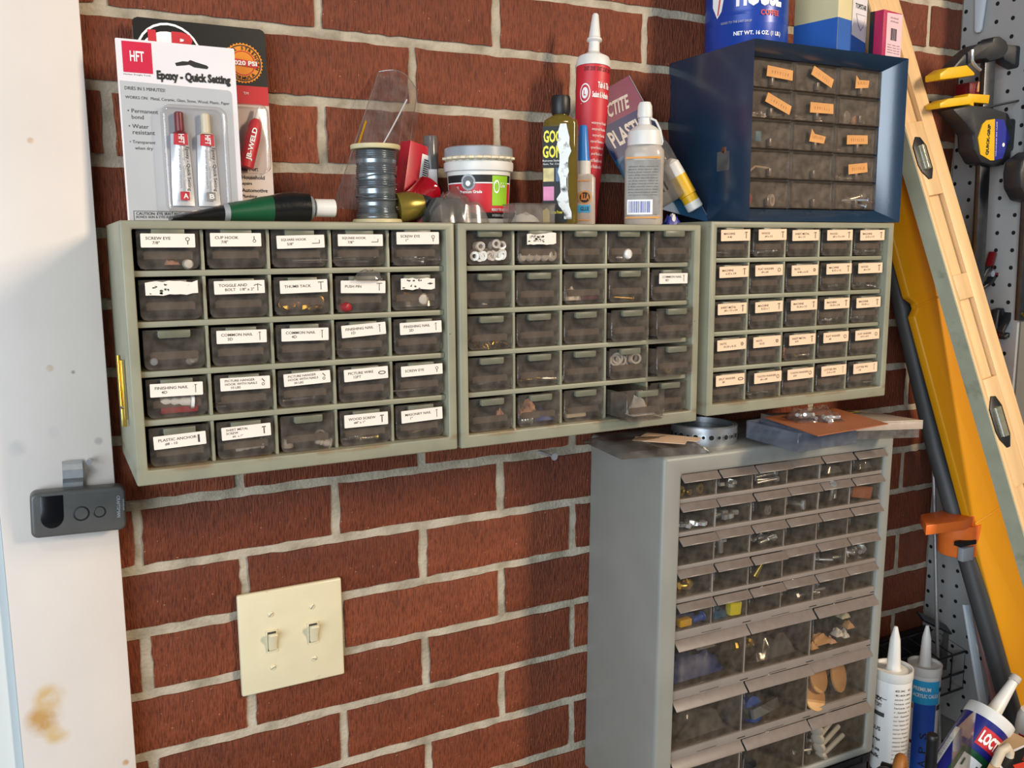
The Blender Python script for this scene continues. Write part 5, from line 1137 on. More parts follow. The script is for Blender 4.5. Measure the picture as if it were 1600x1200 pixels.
# quick-grip style bar clamps
def bar_clamp(label, off, short=False):
    root = thing('bar_clamp', label, 'clamp', (0, 0, 0), group='bar clamps on the pegboard')
    Y = -.088
    P = lambda x, y: at(x, y, Y)
    o0 = P(1530, 440); root.location = o0+off
    Q = lambda x, y: (P(x, y)-o0)
    def plate(pts, y0, y1, m, name, bev=.002, par=root):
        mb = MB(); mb.prism([(Q(x, y).x, Q(x, y).z) for x, y in pts], y0, y1, m); return mb.obj(name, par, bevel=bev)
    plate([(1536, 92), (1552, 92), (1534, 444), (1519, 444)], -.004, .004, 'dark_steel', 'bar', .0008)
    if not short: plate([(1478, 108), (1495, 88), (1516, 72), (1540, 66), (1542, 60), (1552, 59), (1562, 66), (1566, 78), (1558, 92), (1536, 98), (1530, 94), (1512, 96), (1502, 104), (1503, 112), (1482, 112)], -.011, .011, 'clamp_black', 'fixed_jaw', .003)
    if not short: plate([(1457, 117), (1470, 108), (1499, 104), (1511, 116), (1511, 120), (1490, 123), (1457, 127)], -.012, .012, 'clamp_yellow', 'pad', .0015)
    if not short: plate([(1457, 163), (1470, 156), (1501, 152), (1502, 148), (1535, 150), (1533, 164), (1510, 162), (1510, 170), (1503, 165), (1457, 171)], -.012, .012, 'clamp_yellow', 'pad', .0015)
    plate([(1512, 192), (1530, 180), (1562, 180), (1572, 200), (1566, 250), (1548, 262), (1520, 256), (1509, 236), (1508, 212)] if short else [(1474, 172), (1505, 166), (1530, 168), (1562, 178), (1572, 200), (1566, 250), (1548, 262), (1520, 256), (1509, 236), (1508, 212), (1496, 196)], -.014, .014, 'clamp_black', 'sliding_jaw', .004)
    plate([(1556, 190), (1600, 182), (1625, 190), (1625, 214), (1590, 216), (1575, 236), (1562, 242)], -.011, .011, 'clamp_black', 'handle', .004)
    plate([(1552, 70), (1600, 74), (1622, 86), (1622, 110), (1600, 118), (1560, 96)], -.010, .010, 'clamp_black', 'spreader', .004)
    lab = [(1513, 217), (1520, 196), (1526, 190), (1539, 188), (1553, 189), (1562, 217), (1551, 249), (1538, 252), (1532, 252), (1517, 243)]
    mb = MB(); L_ = [(Q(x, y).x, Q(x, y).z) for x, y in lab[:4]+[lab[-3]]+lab[-2:]]; mb.prism(L_, -.0152, -.0138, 'clamp_yellow')
    mb.prism([(Q(x, y).x, Q(x, y).z) for x, y in lab[3:8]], -.0152, -.0138, 'clamp_blue')
    t0, t1 = Q(1527, 244), Q(1531, 196); F_ = lambda u, v: (t0.x+(t1.x-t0.x)*u-v, -.0156, t0.z+(t1.z-t0.z)*u)
    mb.text('QUICK-GRIP', 0, -.003, 1, .004, F_, 'ink_black', .05); t0, t1 = Q(1540, 246), Q(1542, 192)
    mb.text('ONE-HANDED BAR CLAMP', 0, -.0010, 1, .0012, lambda u, v: (t0.x+(t1.x-t0.x)*u-v, -.0156, t0.z+(t1.z-t0.z)*u), 'print_white')
    t2 = Q(1552, 228); mb.disc(t2.x, t2.z, .0030, flat(-.0156), 'print_white', 6); mb.obj('label_plate', root, normals=False)
    mb = MB(); A, B = Q(1519, 172), Q(1585, 158); mb.tube([(A.x, -.012, A.z), (B.x, -.013, B.z)], .0016, 'dark_steel', 8); mb.obj('release_lever', root)
    mb = MB(); A = Q(1524, 435); mb.T = Matrix.Translation((A.x, -.0042, A.z)) @ Matrix.Rotation(PI/2, 4, 'X'); mb.lathe([(.0028, 0), (.0028, .0012)], 'brass', 12); mb.obj('stop_pin', root)
    return root
bar_clamp('black bar clamp with whole yellow and blue label, foremost on the pegboard', Vector((0, 0, 0)))
dlt = at(1610, 277, -.128)-at(1539, 220, -.088)
bar_clamp('second black bar clamp, half cut off at the right edge of view', dlt, True)
mb = MB(); P_ = at(1500, 140, -.055); mb.prism([(-.022, -.012), (.02, -.012), (.028, .0), (.01, .012), (-.02, .010)], -.01, .01, 'dark_red'); mb.prism([(-.004, -.004), (.034, -.002), (.034, .012), (.0, .014)], -.012, -.006, 'orange_line')
tag(mb.obj('clamp_grip', None, (P_.x+.03, -.05, P_.z), bevel=.002), 'dark red and orange tool grip hanging behind the bar clamp jaws', 'tool')
for k, (x, y, s_) in enumerate(((1519, 86, 'curved steel peg hook by the bar clamp jaw'), (1567, 52, 'short steel peg hook above the bar clamp head'))):
    P_ = at(x, y+6, -.105 if k == 0 else -.06); mb = MB(); mb.tube([(.024, .004, -.012), (.016, .003, -.010), (.004, 0, -.006), (0, 0, -.002), (-.001, 0, .012)], .0022, 'steel', 10); tag(mb.obj('peg_hook', None, P_), s_, 'hook')
P_ = at(1512, 30, -.025)
mb = MB(); mb.prism([(-.010, .075), (.016, .075), (.007, -.022), (.004, -.026), (-.001, -.026), (-.004, -.022)], -.004, .0, 'pale_sheet'); mb.T = Matrix(); tag(mb.obj('white_bracket', None, (XC-.005, -.034, P_.z+.006), (0, 0, -PI/2), bevel=.001), 'tapered white plastic bracket on the upper pegboard', 'bracket')
# spring clamps, pliers and knife on the lower pegboard
def spring_clamp(label, P_, rot, s=1.0, tipc='spring_red'):
    root = thing('spring_clamp', label, 'spring clamp', P_, (0, rot, 0), group='spring clamps on the pegboard'); root.scale = (s, s, s)
    for k, sg in enumerate((1, -1)):
        mb = MB(); mb.prism([(-.030, sg*.001), (-.005, sg*.009), (.010, sg*.006), (.014, sg*.013), (-.004, sg*.016), (-.030, sg*.007)], -.006, .006, 'clamp_black'); mb.obj('jaw', root, bevel=.0012)
        mb = MB(); mb.prism([(.008, sg*.004), (.034, sg*.020), (.031, sg*.027), (.006, sg*.012)], -.006, .006, tipc); mb.obj('handle', root, bevel=.0012)
    mb = MB(); mb.T = Matrix.Rotation(PI/2, 4, 'X'); mb.lathe([(.0055, -.007), (.0055, .007)], 'steel', 14); mb.obj('pivot', root, (.004, 0, 0))
spring_clamp('small dark red spring clamp just below the steel bar end', at(1544, 430, -.085), math.radians(-42), .85, 'dark_red')
spring_clamp('red-tipped spring clamp hanging upright beside the wooden level', at(1560, 512, -.100), math.radians(80), .95)
spring_clamp('bright red handled spring clamp at the right edge above the pliers', at(1582, 500, -.108), math.radians(-38), 1.15)
P_ = at(1592, 560, -.112)
pl = thing('pliers', 'pliers with a curved bare steel handle and black jaws at the right edge', 'pliers', P_)
mb = MB(); mb.tube([(-.002, 0, .038), (.0, 0, .030), (.001, 0, .018), (.004, 0, .004), (.003, 0, -.010), (-.001, 0, -.024), (-.002, 0, -.044)], [.006, .0058, .0052, .005, .005, .0048, .0045], 'steel', 12); mb.obj('handle', pl)
mb = MB(); mb.prism([(-.010, .034), (.010, .034), (.012, .050), (.006, .070), (-.004, .070), (-.010, .052)], -.007, .007, 'clamp_black'); mb.obj('jaw', pl, bevel=.0015)
mb = MB(); mb.tube([(.014, .004, .036), (.020, .004, .01), (.022, .004, -.04)], .005, 'steel', 12); mb.obj('handle', pl)
P_ = at(1577, 585, -.105)
mb = MB(); mb.prism([(-.010, .030), (.008, .032), (.012, .012), (.009, -.030), (.0, -.038), (-.008, -.020), (-.012, .010)], -.006, .006, 'leather'); tag(mb.obj('tool_pouch', None, P_, bevel=.003), 'orange brown leather tool sheath behind the pliers', 'sheath')
P_ = at(1592, 655, -.112)
mb = MB(); mb.prism([(-.022, .034), (.022, .036), (.020, -.060), (-.014, -.060)], -.008, .010, 'black_plastic'); tag(mb.obj('black_holster', None, P_, bevel=.003), 'black tool holster below the pliers at the right edge', 'holster')
# ================================================================ BENCH AND LOWER RIGHT CLUTTER
ZB = -.890
mb = MB(); mb.box(.38, XC+.003, -.50, -.006, -.035, 0, 'bench_wood'); 
bn = thing('workbench', 'dark wooden workbench under the grey cabinet', 'workbench', (0, 0, ZB)); mb.obj('top', bn, bevel=.002)
for x_, y_ in ((.42, -.46), (.42, -.05), (1.14, -.46), (1.14, -.05)):
    mb = MB(); mb.box(-.03, .03, -.03, .03, -1.7-ZB, -.035, 'bench_wood'); mb.obj('leg', bn, (x_, y_, 0))
rs_ = thing('riser_box', 'black riser crate carrying the grey cabinet', 'crate', ((GX0+GX1)/2, -.080, ZB))
hr = GZ0-ZB-.0045
mb = MB(); mb.box(-.182, .182, -.072, .072, 0, hr, 'black_plastic'); mb.obj('box', rs_, bevel=.003)
mb = MB(); mb.ring((-.184, .184, hr-.012, hr), (-.170, .170, hr-.010, hr-.002), -.074, -.070, 'black_plastic'); mb.obj('rim', rs_)
def caulk(label, x0, x1, ytop, Y, body, lean=(0, 0), hbody=.215, ztop=None, rz=None):
    c, r = cyl(x0, x1, ytop+30, Y); zt = at((x0+x1)/2, ytop, Y).z
    root = thing('caulk_tube', label, 'caulk tube', (c.x, c.y, zt-hbody), (lean[0], lean[1], facing(c) if rz is None else rz), 'caulk tubes by the grey cabinet')
    mb = MB(); mb.lathe([(r*.97, 0), (r, .001), (r, hbody-.012)], body, 32); mb.obj('tube', root)
    mb = MB(); mb.lathe([(r*1.0, hbody-.014), (r*1.04, hbody-.012), (r*1.04, hbody), (r*.97, hbody), (r*.95, hbody-.004), (r*.3, hbody-.003)], 'white_plastic', 32); mb.obj('collar', root, ang=30)
    mb = MB(); mb.lathe([(r*.42, hbody-.004), (r*.36, hbody), (r*.34, hbody+.012), (r*.27, hbody+.040), (r*.10, hbody+.058), (r*.07, hbody+.0585)], 'white_plastic', 18); mb.obj('nozzle', root)
    return root, r
ct, r = caulk('white caulk tube with brown bands and fine print, nearest the grey cabinet', 1364, 1425, 1042, -.150, 'white_gloss')
wf = wrap(r, .0006); mb = MB()
for k, z_ in enumerate((.172, .163, .128, .112, .098, .088, .064, .05, .045)): mb.text(('ALEX', 'FAST DRY', 'PLUS', 'seals gaps', 'all in one', 'caulk', 'durable', 'white', '10.1 oz')[k], -.030, z_, -.012, z_+.006, wf, 'ink_black', .03)
mb.patch(-.030, .150, -.008, .156, wf, 'soot', 8, 1); mb.patch(-.034, .176, -.006, .1768, wf, 'ink_black', 8, 1)
for k in range(22): mb.text('interior exterior latex caulk silicone'[k:24+k % 5], .004, .060+k*.0062, .028, .0628+k*.0062, wf, 'ink')
mb.patch(-.034, .022, .0, .036, wf, 'soot', 10, 1); mb.obj('label_wrap', ct, normals=False)
ct, r = caulk('white caulk tube with a blue and sky blue label', 1417, 1470, 1036, -.112, 'white_gloss')
wf = wrap(r, .0006); w2 = wrap(r, .0012); mb = MB(); mb.patch(-.012, .0, .020, .172, wf, 'caulk_blue', 10, 1); mb.patch(-.016, .160, .024, .196, w2, 'sky_print', 10, 1)
mb.text('PREMIUM', -.013, .181, .010, .187, wrap(r, .0018), 'print_white', .02); mb.text('ACRYLIC CAULK', -.013, .171, .022, .177, wrap(r, .0018), 'print_white', .02)
mb.patch(.024, .178, .034, .184, wf, 'ink_black', 4, 1); mb.patch(.021, .150, .030, .158, wf, 'soot', 4, 1); mb.patch(-.022, .150, -.013, .158, wf, 'leather', 4, 1); mb.patch(-.022, .095, -.012, .100, wf, 'dark_red', 4, 1)
w3 = wrap(r, .0016)
for k, t in enumerate('GAPS'): mb.text(t, 0, 0, .010, .009, lambda u, v, k=k: w3(.008-v, .040+k*.022+u), 'ink_black')
for k in range(8): mb.text('seals and fills'[k:12], -.024, .050+k*.005, -.013, .052+k*.005, wf, 'ink')
mb.obj('label_wrap', ct, normals=False)
# tilted navy tube
Tp = at(1549, 1118, -.300); ax = (at(1581, 1062, -.300)-at(1546, 1116, -.300)).normalized()
r = .0275; hb = .255
ct = thing('caulk_tube', 'navy and green caulk tube tilted to the right in front of the yellow rail', 'caulk tube', group='caulk tubes by the grey cabinet')
fr_ = (CAM-Tp); fr_ = (fr_-ax*fr_.dot(ax)).normalized(); sd = ax.cross(fr_).normalized(); bs_ = Tp-ax*hb     # local -Y faces the viewer
if sd.dot(RT) < 0: sd = -sd
fr_ = -fr_
ct.matrix_world = Matrix(((sd.x, fr_.x, ax.x, bs_.x), (sd.y, fr_.y, ax.y, bs_.y), (sd.z, fr_.z, ax.z, bs_.z), (0, 0, 0, 1)))
mb = MB(); mb.lathe([(r*.97, 0), (r, .001), (r, hb-.012)], 'navy_print', 36); mb.obj('tube', ct)
mb = MB(); mb.lathe([(r, hb-.014), (r*1.04, hb-.012), (r*1.04, hb), (r*.96, hb), (r*.3, hb-.003)], 'white_plastic', 36); mb.obj('collar', ct, ang=30)
mb = MB(); mb.lathe([(r*.40, hb-.004), (r*.34, hb), (r*.22, hb+.045), (r*.20, hb+.052)], 'white_plastic', 18); mb.lathe([(r*.20, hb+.052), (r*.24, hb+.053), (r*.24, hb+.060), (r*.12, hb+.061)], 'milky', 14); mb.obj('nozzle', ct)
wf = wrap(r, .0006); w2 = wrap(r, .0012); w3 = wrap(r, .0018); mb = MB()
zo = hb-.215
mb.patch(.0, zo+.168, .034, zo+.192, wf, 'print_red', 12, 1); mb.text('LOCTITE', .002, zo+.172, .036, zo+.188, w2, 'print_white', .05)
mb.patch(-.008, .0, .030, zo+.160, wf, 'green_print', 12, 1); mb.patch(-.003, zo+.04, .020, zo+.152, w2, 'print_white', 8, 1); mb.text('5001', 0, 0, .100, .018, lambda u, v: w3(.0175-v, zo+.046+u), 'green_print', .04)
mb.patch(-.030, zo+.02, -.021, zo+.175, wf, 'print_white', 4, 1)
for k in range(5): mb.text('polyurethane sealant adhesive', 0, 0, .12, .0010, lambda u, v, k=k: w2(-.0222-k*.0014-v, zo+.04+u), 'ink')
mb.obj('label_wrap', ct, normals=False)
# clear plastic sheet before it
P_ = at(1490, 1165, -.345)
mb = MB(); mb.prism([(-.006, -.08), (.050, -.08), (.062, .018), (-.010, .020)], 0, .0008, 'film'); tag(mb.obj('plastic_sheet', None, (P_.x+.004, -.345, P_.z), (0, 0, .3)), 'clear plastic sheet standing before the navy caulk tube', 'plastic sheet')
# white bottle at the edge
c, r = cyl(1585, 1640, 1150, -.300)
wb_ = thing('white_bottle', 'white bottle with a red mark cut off at the lower right edge', 'bottle', (c.x, c.y, at(1605, 1112, -.30).z-.12), (0, 0, facing(c)))
mb = MB(); mb.lathe([(r, 0), (r, .095), (r*.92, .110), (r*.75, .118), (r*.4, .1195)], 'white_gloss', 28); mb.obj('body', wb_); mb = MB(); mb.patch(-.016, .072, .02, .090, wrap(r, .0005), 'print_red', 8, 1); mb.obj('label_wrap', wb_, normals=False)
# black handle, orange and black knob
c, r = cyl(1446, 1466, 1170, -.300)
zt = at(1456, 1148, -.30).z
bh_ = thing('screwdriver', 'upright black round screwdriver handle before the blue-labelled caulk tube', 'screwdriver', (c.x, c.y, zt-.10))
mb = MB(); mb.lathe([(r*.95, 0), (r*.95, .092), (r*1.02, .094), (r*1.02, .098), (r*.85, .1)], 'black_plastic', 20); mb.obj('grip', bh_); mb = MB(); mb.lathe([(r*1.0, .05), (r*1.04, .051), (r*1.04, .053), (r, .054)], 'charcoal', 20); mb.obj('ring', bh_)
P_ = at(1405, 1215, -.31)
kn = thing('caulk_gun', 'orange and black caulking gun end at the bottom before the white tubes', 'caulk gun', P_)
mb = MB(); mb.T = Matrix.Translation((0, 0, .004)) @ Matrix.Rotation(.5, 4, 'Z') @ Matrix.Rotation(PI/2, 4, 'X')
mb.tube([(.014*math.cos(2*PI*k/20), .018*math.sin(2*PI*k/20), 0) for k in range(20)], .0065, 'leather', 10, True); mb.obj('ring', kn)
mb = MB(); mb.T = Matrix.Rotation(.5, 4, 'Z') @ Matrix.Rotation(PI/2, 4, 'X'); mb.lathe([(.012, -.02), (.012, .006), (.006, .008), (.006, .02)], 'black_plastic', 18); mb.obj('knob', kn)
mb = MB(); mb.prism([(-.060, -.05), (-.012, -.05), (-.008, .012), (-.022, .016), (-.048, .006)], -.012, .012, 'black_plastic'); mb.obj('housing', kn, bevel=.004)
# cardboard with warning label
P_ = at(1560, 1185, -.36)
cbx = thing('cardboard_box', 'brown cardboard box corner with a red and black warning label', 'carton', (P_.x+.040, -.385, P_.z-.073), (0, 0, .35))
mb = MB(); mb.add([(-.05, -.02, -.04), (.06, -.02, -.04), (.06, .05, -.04), (-.05, .05, -.04), (-.05, -.02, .032), (.06, -.02, .052), (.06, .05, .066), (-.05, .05, .046)], [(0, 1, 2, 3), (4, 7, 6, 5), (0, 4, 5, 1), (1, 5, 6, 2), (2, 6, 7, 3), (3, 7, 4, 0)], 'cardboard'); mb.obj('box', cbx)
mb = MB(); g = lambda u, v, e=.0006: (u, -.02+.07*v, .032+(u+.05)*.1818+.014*v+e)
g2 = lambda u, v: g(u, v, .0010); g3 = lambda u, v: g(u, v, .0014)
mb.poly([(-.030, .55), (.030, .10), (.06, .60), (.0, .98)], g, 'card_white'); mb.poly([(-.024, .55), (.030, .16), (.054, .60), (.0, .92)], g2, 'card_black'); mb.poly([(-.008, .55), (.012, .40), (.022, .55), (.004, .70)], g3, 'warn_red'); mb.text('HAZARD', .020, .35, .046, .62, g3, 'warn_red', .03); mb.obj('warning_label', cbx, normals=False)
P_ = at(1551, 1196, -.345)
mb = MB(); mb.tube([(0, 0, -.02), (.006, 0, .002), (.014, 0, .014), (.024, 0, .016), (.030, 0, .008), (.028, 0, -.004), (.02, 0, -.008)], .0055, 'tube_tan', 12); tag(mb.obj('cord_end', None, P_), 'tan rope loop lying over the navy caulk tube', 'rope')
# wire rack and bracket behind the tubes
P_ = at(1400, 1000, -.03)
wr = thing('wire_rack', 'dark wire rack on the wall behind the caulk tubes', 'wire rack', (P_.x, -.006, P_.z-.02))
mb = MB(); mb.box(-.07, .14, -.012, -.001, -.10, .016, 'black_plastic'); mb.obj('back_plate', wr)
for z_ in (0.012, -.022, -.05):
    mb = MB(); mb.tube([(-.07, -.014, z_), (.14, -.014, z_), (.14, -.075, z_-.012), (-.07, -.075, z_-.012)], .0018, 'dark_steel', 8, True); mb.obj('wire_loop', wr)
for k in range(7):
    mb = MB(); x_ = -.06+k*.032; mb.tube([(x_, -.014, .014), (x_, -.075, .002), (x_, -.075, -.062)], .0013, 'dark_steel', 6); mb.obj('wire', wr)
A, B = at(1434, 955, -.045), at(1510, 992, -.045)
br_ = thing('metal_bracket', 'dark folded metal bracket slanting across the lower pegboard', 'bracket', A)
dd = B-A; mb = MB()
mb.add([Vector(), dd, dd+Vector((.0, -.012, -.010)), Vector((0, -.012, -.010)), Vector((0, .003, -.003)), dd+Vector((0, .003, -.003)), dd+Vector((0, -.009, -.013)), Vector((0, -.009, -.013))], [(0, 1, 2, 3), (7, 6, 5, 4), (0, 4, 5, 1), (1, 5, 6, 2), (2, 6, 7, 3), (3, 7, 4, 0)], 'dark_steel'); mb.obj('flange', br_)
mb = MB(); C0 = at(1478, 985, -.05)-A; mb.prism([(C0.x, C0.z), (C0.x+.035, C0.z-.012), (C0.x+.020, C0.z-.070), (C0.x-.010, C0.z-.066)], -.006, -.002, 'charcoal'); mb.obj('web', br_)
# ================================================================ WHAT LIES IN THE DRAWERS
RC = random.Random(21)
def m_screw(L=.014, r=.0016, m='steel'):
    mb = MB(); mb.lathe([(.0003, 0), (r*.8, L*.2), (r, L*.3), (r*.75, L*.36), (r, L*.42), (r*.75, L*.5), (r, L*.56), (r, L*.86), (r*2.1, L*.97), (r*1.9, L)], m, 9); return mb.mesh('screw')
def m_nail(L=.024, r=.0009, m='steel'):
    mb = MB(); mb.lathe([(.0002, 0), (r, L*.12), (r, L*.97), (r*2.4, L*.975), (r*2.4, L)], m, 8); return mb.mesh('nail')
def m_washer(r=.005, ri=.0025, t=.0012, m='steel'):
    mb = MB(); n = 16; vs = [(q*math.cos(2*PI*k/n), q*math.sin(2*PI*k/n), z) for q, z in ((r, 0), (ri, 0), (r, t), (ri, t)) for k in range(n)]
    fs = []
    for k in range(n):
        j = (k+1) % n; fs += [(k, j, n+j, n+k), (2*n+k, 3*n+k, 3*n+j, 2*n+j), (k, 2*n+k, 2*n+j, j), (n+k, n+j, 3*n+j, 3*n+k)]
    mb.add(vs, fs, m); return mb.mesh('washer')
def m_nut(r=.0052, m='steel'):
    mb = MB(); n = 6; t = .004; vs = [(q*math.cos(2*PI*k/n), q*math.sin(2*PI*k/n), z) for q, z in ((r, 0), (r*.5, 0), (r, t), (r*.5, t)) for k in range(n)]; fs = []
    for k in range(n):
        j = (k+1) % n; fs += [(k, j, n+j, n+k), (2*n+k, 3*n+k, 3*n+j, 2*n+j), (k, 2*n+k, 2*n+j, j), (n+k, n+j, 3*n+j, 3*n+k)]
    mb.add(vs, fs, m); return mb.mesh('nut')
def m_bolt(L=.026, r=.0022, m='steel'):
    mb = MB(); mb.lathe([(r*.8, 0), (r, .001), (r, L)], m, 10); mb.lathe([(r*2.1, L), (r*2.1, L+.0036)], m, 6); return mb.mesh('bolt')
def m_cap(r=.006, h=.005, m='white_plastic'):
    mb = MB(); mb.lathe([(r*.9, 0), (r, .0008), (r, h*.6), (r*.75, h*.95), (r*.3, h)], m, 16); return mb.mesh('cap')
def m_anchor(L=.022, r=.0036, m='white_plastic'):
    mb = MB(); mb.lathe([(r*.7, 0), (r*.9, L*.15), (r*.75, L*.3), (r*.95, L*.4), (r*.8, L*.55), (r, L*.65), (r, L*.9), (r*1.4, L*.92), (r*1.4, L)], m, 12); return mb.mesh('plastic_anchor')
def m_tack(m='brass'):
    mb = MB(); mb.lathe([(.0001, -.007), (.0006, -.005), (.0006, 0), (.0066, .0002), (.0064, .0014), (.0040, .0026), (.0010, .0031)], m, 16); return mb.mesh('thumb_tack')
def m_block(w, d, h, m):
    mb = MB(); mb.box(-w/2, w/2, -d/2, d/2, 0, h, m); return mb.mesh('block', bevel=min(w, d, h)*.18)
def m_lump(w, d, h, m, seed=1):
    mb = MB(); pillow(mb, w, d, h, m, 10, 8, .6, seed); return mb.mesh('lump', normals=False)
def put(name, me, label, cat, pos, rot=(0, 0, 0), group=None): return tag(mk(name, me, None, pos, rot), label, cat, group)
def lying(a=None): return (PI/2+RC.uniform(-.12, .12), 0, RC.choice((-1, 1))*(PI/2+RC.uniform(0.05, .9)))
def pile(name, me, label, cat, cellf, n, spread, group, rotf=lying, dz=.0020, dy=(.004, .016)):
    for k in range(n):
        p_ = cellf(RC.uniform(-spread, spread), RC.uniform(*dy), dz+RC.uniform(0, .0035)); put(name, me, label, cat, p_, rotf(), group)
def C_(key, r, c): return lambda dx, dy, dz: cell(key, r, c, dx, dy, dz)
def B_(r, c): return lambda dx, dy, dz: bcell(r, c, dx, dy, dz)
def G_(r, c): return lambda dx, dy, dz: gcell(r, c, dx, dy, dz)
SC, NL, WS, NT, BO, CP, AN, TK = m_screw(), m_nail(), m_washer(), m_nut(), m_bolt(), m_cap(), m_anchor(), m_tack()
BSC, BNL, BWS = m_screw(.016, .0017, 'brass'), m_nail(.026, .0011, 'brass_light'), m_washer(.0058, .0026, .0014, 'brass')
flatr = lambda: (RC.uniform(-.3, .3), RC.uniform(-.3, .3), RC.uniform(0, 3))
stand = lambda: (PI/2+RC.uniform(-.5, .2), 0, RC.uniform(-.6, .6))
# first cabinet
pile('thumb_tack', TK, 'shiny brass thumb tack in the THUMB TACK drawer', 'thumb tack', C_(1, 1, 2), 7, .017, 'brass thumb tacks', lambda: (PI/2+RC.uniform(-.6, .3), RC.uniform(-.3, .3), RC.uniform(-.6, .9)), .005, (.005, .012))
put('push_pin', m_cap(.0045, .011, 'spring_red'), 'red push pin in the PUSH PIN drawer', 'push pin', cell(1, 1, 3, -.017, .007, .003), (PI/2, 0, .4))
pile('screw_eye', SC, 'small silver screw in the drawer labelled SCREW EYE 1"', 'screw', C_(1, 0, 4), 6, .016, 'screws in the screw eye drawer')
pile('square_hook', m_nail(.024, .0007), 'thin steel hook in the first SQUARE HOOK drawer', 'hook', C_(1, 0, 2), 6, .006, 'square hooks', lambda: (PI/2, 0, PI/2+RC.uniform(-.25, .25)), .002, (.004, .014))
put('white_plug', m_cap(.0045, .006), 'white plastic plug in the top left drawer', 'plug', cell(1, 0, 0, .015, .006, .002), (PI/2, 0, .2)); put('pale_lump', m_lump(.012, .01, .006, 'peach', 4), 'pale lump of putty in the top left drawer', 'putty', cell(1, 0, 0, .003, .006, .001))
bgm = thing('parts_bag', 'clear bag with brass bits and a white button in the torn-label drawer', 'plastic bag', cell(1, 1, 4, 0, .012, .0005))
mb = MB(); pillow(mb, .040, .018, .021, 'film_hazy', 12, 8, .5, 12); mb.obj('bag', bgm, normals=False, ang=25); mk('button', m_cap(.0058, .003), bgm, (.008, -.006, .007), (PI/2, 0, .1)); mk('brass_bit', m_block(.018, .006, .008, 'brass'), bgm, (-.006, 0, .006), (.2, .2, .3))
bgm = thing('parts_bag', 'small clear bag end hanging out over the PUSH PIN label', 'plastic bag', cell(1, 1, 3, .004, -.006, .0275))
mb = MB(); pillow(mb, .027, .011, .010, 'film_hazy', 12, 8, .6, 2, False); mb.obj('bag', bgm, normals=False, ang=25)
pile('stud', m_cap(.0035, .004, 'lid_grey'), 'small grey stud in the unlabelled drawer of the first cabinet', 'stud', C_(1, 2, 0), 4, .018, 'grey studs', stand, .0028, (.004, .007))
put('red_grip', m_block(.030, .010, .007, 'red_plastic'), 'red plastic block in the FINISHING NAIL 4D drawer', 'block', cell(1, 3, 0, .002, .010, .0005)); put('white_plug', m_anchor(.027, .0048), 'ribbed white plastic plug on the red block', 'plug', cell(1, 3, 0, -.013, .007, .0118), (0, PI/2+.08, 0)); put('red_flap', m_block(.012, .002, .018, 'red_plastic'), 'red plastic tab in the FINISHING NAIL 4D drawer corner', 'tab', cell(1, 3, 0, .017, .012, .002), (0, -.8, 0))
put('plastic_anchor', m_anchor(.024, .0036), 'white plastic anchor in the SHEET METAL SCREW drawer', 'anchor', cell(1, 4, 1, -.008, .007, .005), (0, PI/2-.12, 0))
put('pale_button', m_cap(.0055, .009, 'milky'), 'pale round button in the unlabelled bottom drawer of the first cabinet', 'button', cell(1, 4, 2, -.017, .008, .001)); put('white_clip', m_anchor(.014, .0038), 'white clip in the unlabelled bottom drawer of the first cabinet', 'clip', cell(1, 4, 2, .009, .007, .005), (0, PI/2+.3, 0)); put('steel_ring', m_washer(.006, .004, .002), 'steel ring standing in the unlabelled bottom drawer', 'ring', cell(1, 4, 2, .013, .009, .009), (PI/2, 0, .2))
put('wood_screw', m_screw(.022, .0016, 'brass_light'), 'long brass screw in the WOOD SCREW drawer', 'screw', cell(1, 4, 3, -.008, .006, .003), (0, PI/2, .05)); pile('wood_screw', SC, 'short silver screw in the WOOD SCREW drawer', 'screw', C_(1, 4, 3), 5, .016, 'wood screws')
put('masonry_nail', BNL, 'brass nail in the MASONRY NAIL drawer', 'nail', cell(1, 4, 4, -.007, .006, .003), (0, PI/2-.2, 0))
for (r, c, t) in ((3, 1, 'first PICTURE HANGER drawer'), (3, 2, 'second PICTURE HANGER drawer'), (3, 4, 'lower SCREW EYE drawer'), (2, 3, 'FINISHING NAIL 1D drawer'), (0, 3, 'second SQUARE HOOK drawer')):
    pile('nail', NL, 'small steel nail in the '+t, 'nail', C_(1, r, c), 5, .014, 'nails in the '+t)
# second cabinet
pile('white_roller', m_washer(.0045, .0022, .0045, 'white_plastic'), 'white ring-shaped roller in the top left drawer of the middle cabinet', 'roller', C_(2, 0, 0), 14, .019, 'white rollers', lambda: (PI/2+RC.uniform(-.3, .3), 0, RC.uniform(-.6, .6)), .0055, (.004, .010))
pile('white_roller', m_washer(.0045, .0022, .0045, 'white_plastic'), 'upper white ring-shaped roller in the top left drawer of the middle cabinet', 'roller', C_(2, 0, 0), 6, .019, 'upper white rollers', lambda: (PI/2+RC.uniform(-.3, .3), 0, RC.uniform(-.6, .6)), .0145, (.006, .012))
for k, rr_ in enumerate((.0045, .0050, .0048, .0045, .0062)): put('white_button', m_cap(rr_, .005), 'round white button in the torn-label drawer of the middle cabinet', 'button', cell(2, 0, 1, -.017+k*.0085, .006, rr_), (PI/2, 0, .2), 'round white buttons')
put('silver_button', m_cap(.0058, .005, 'white_gloss'), 'lone silver button in the top row of the middle cabinet', 'button', cell(2, 0, 3, .001, .006, .0065), (PI/2, 0, .3)); put('steel_spring', m_screw(.010, .0022), 'small steel spring beside the lone silver button', 'spring', cell(2, 0, 3, -.012, .007, .003), (0, PI/2, 0))
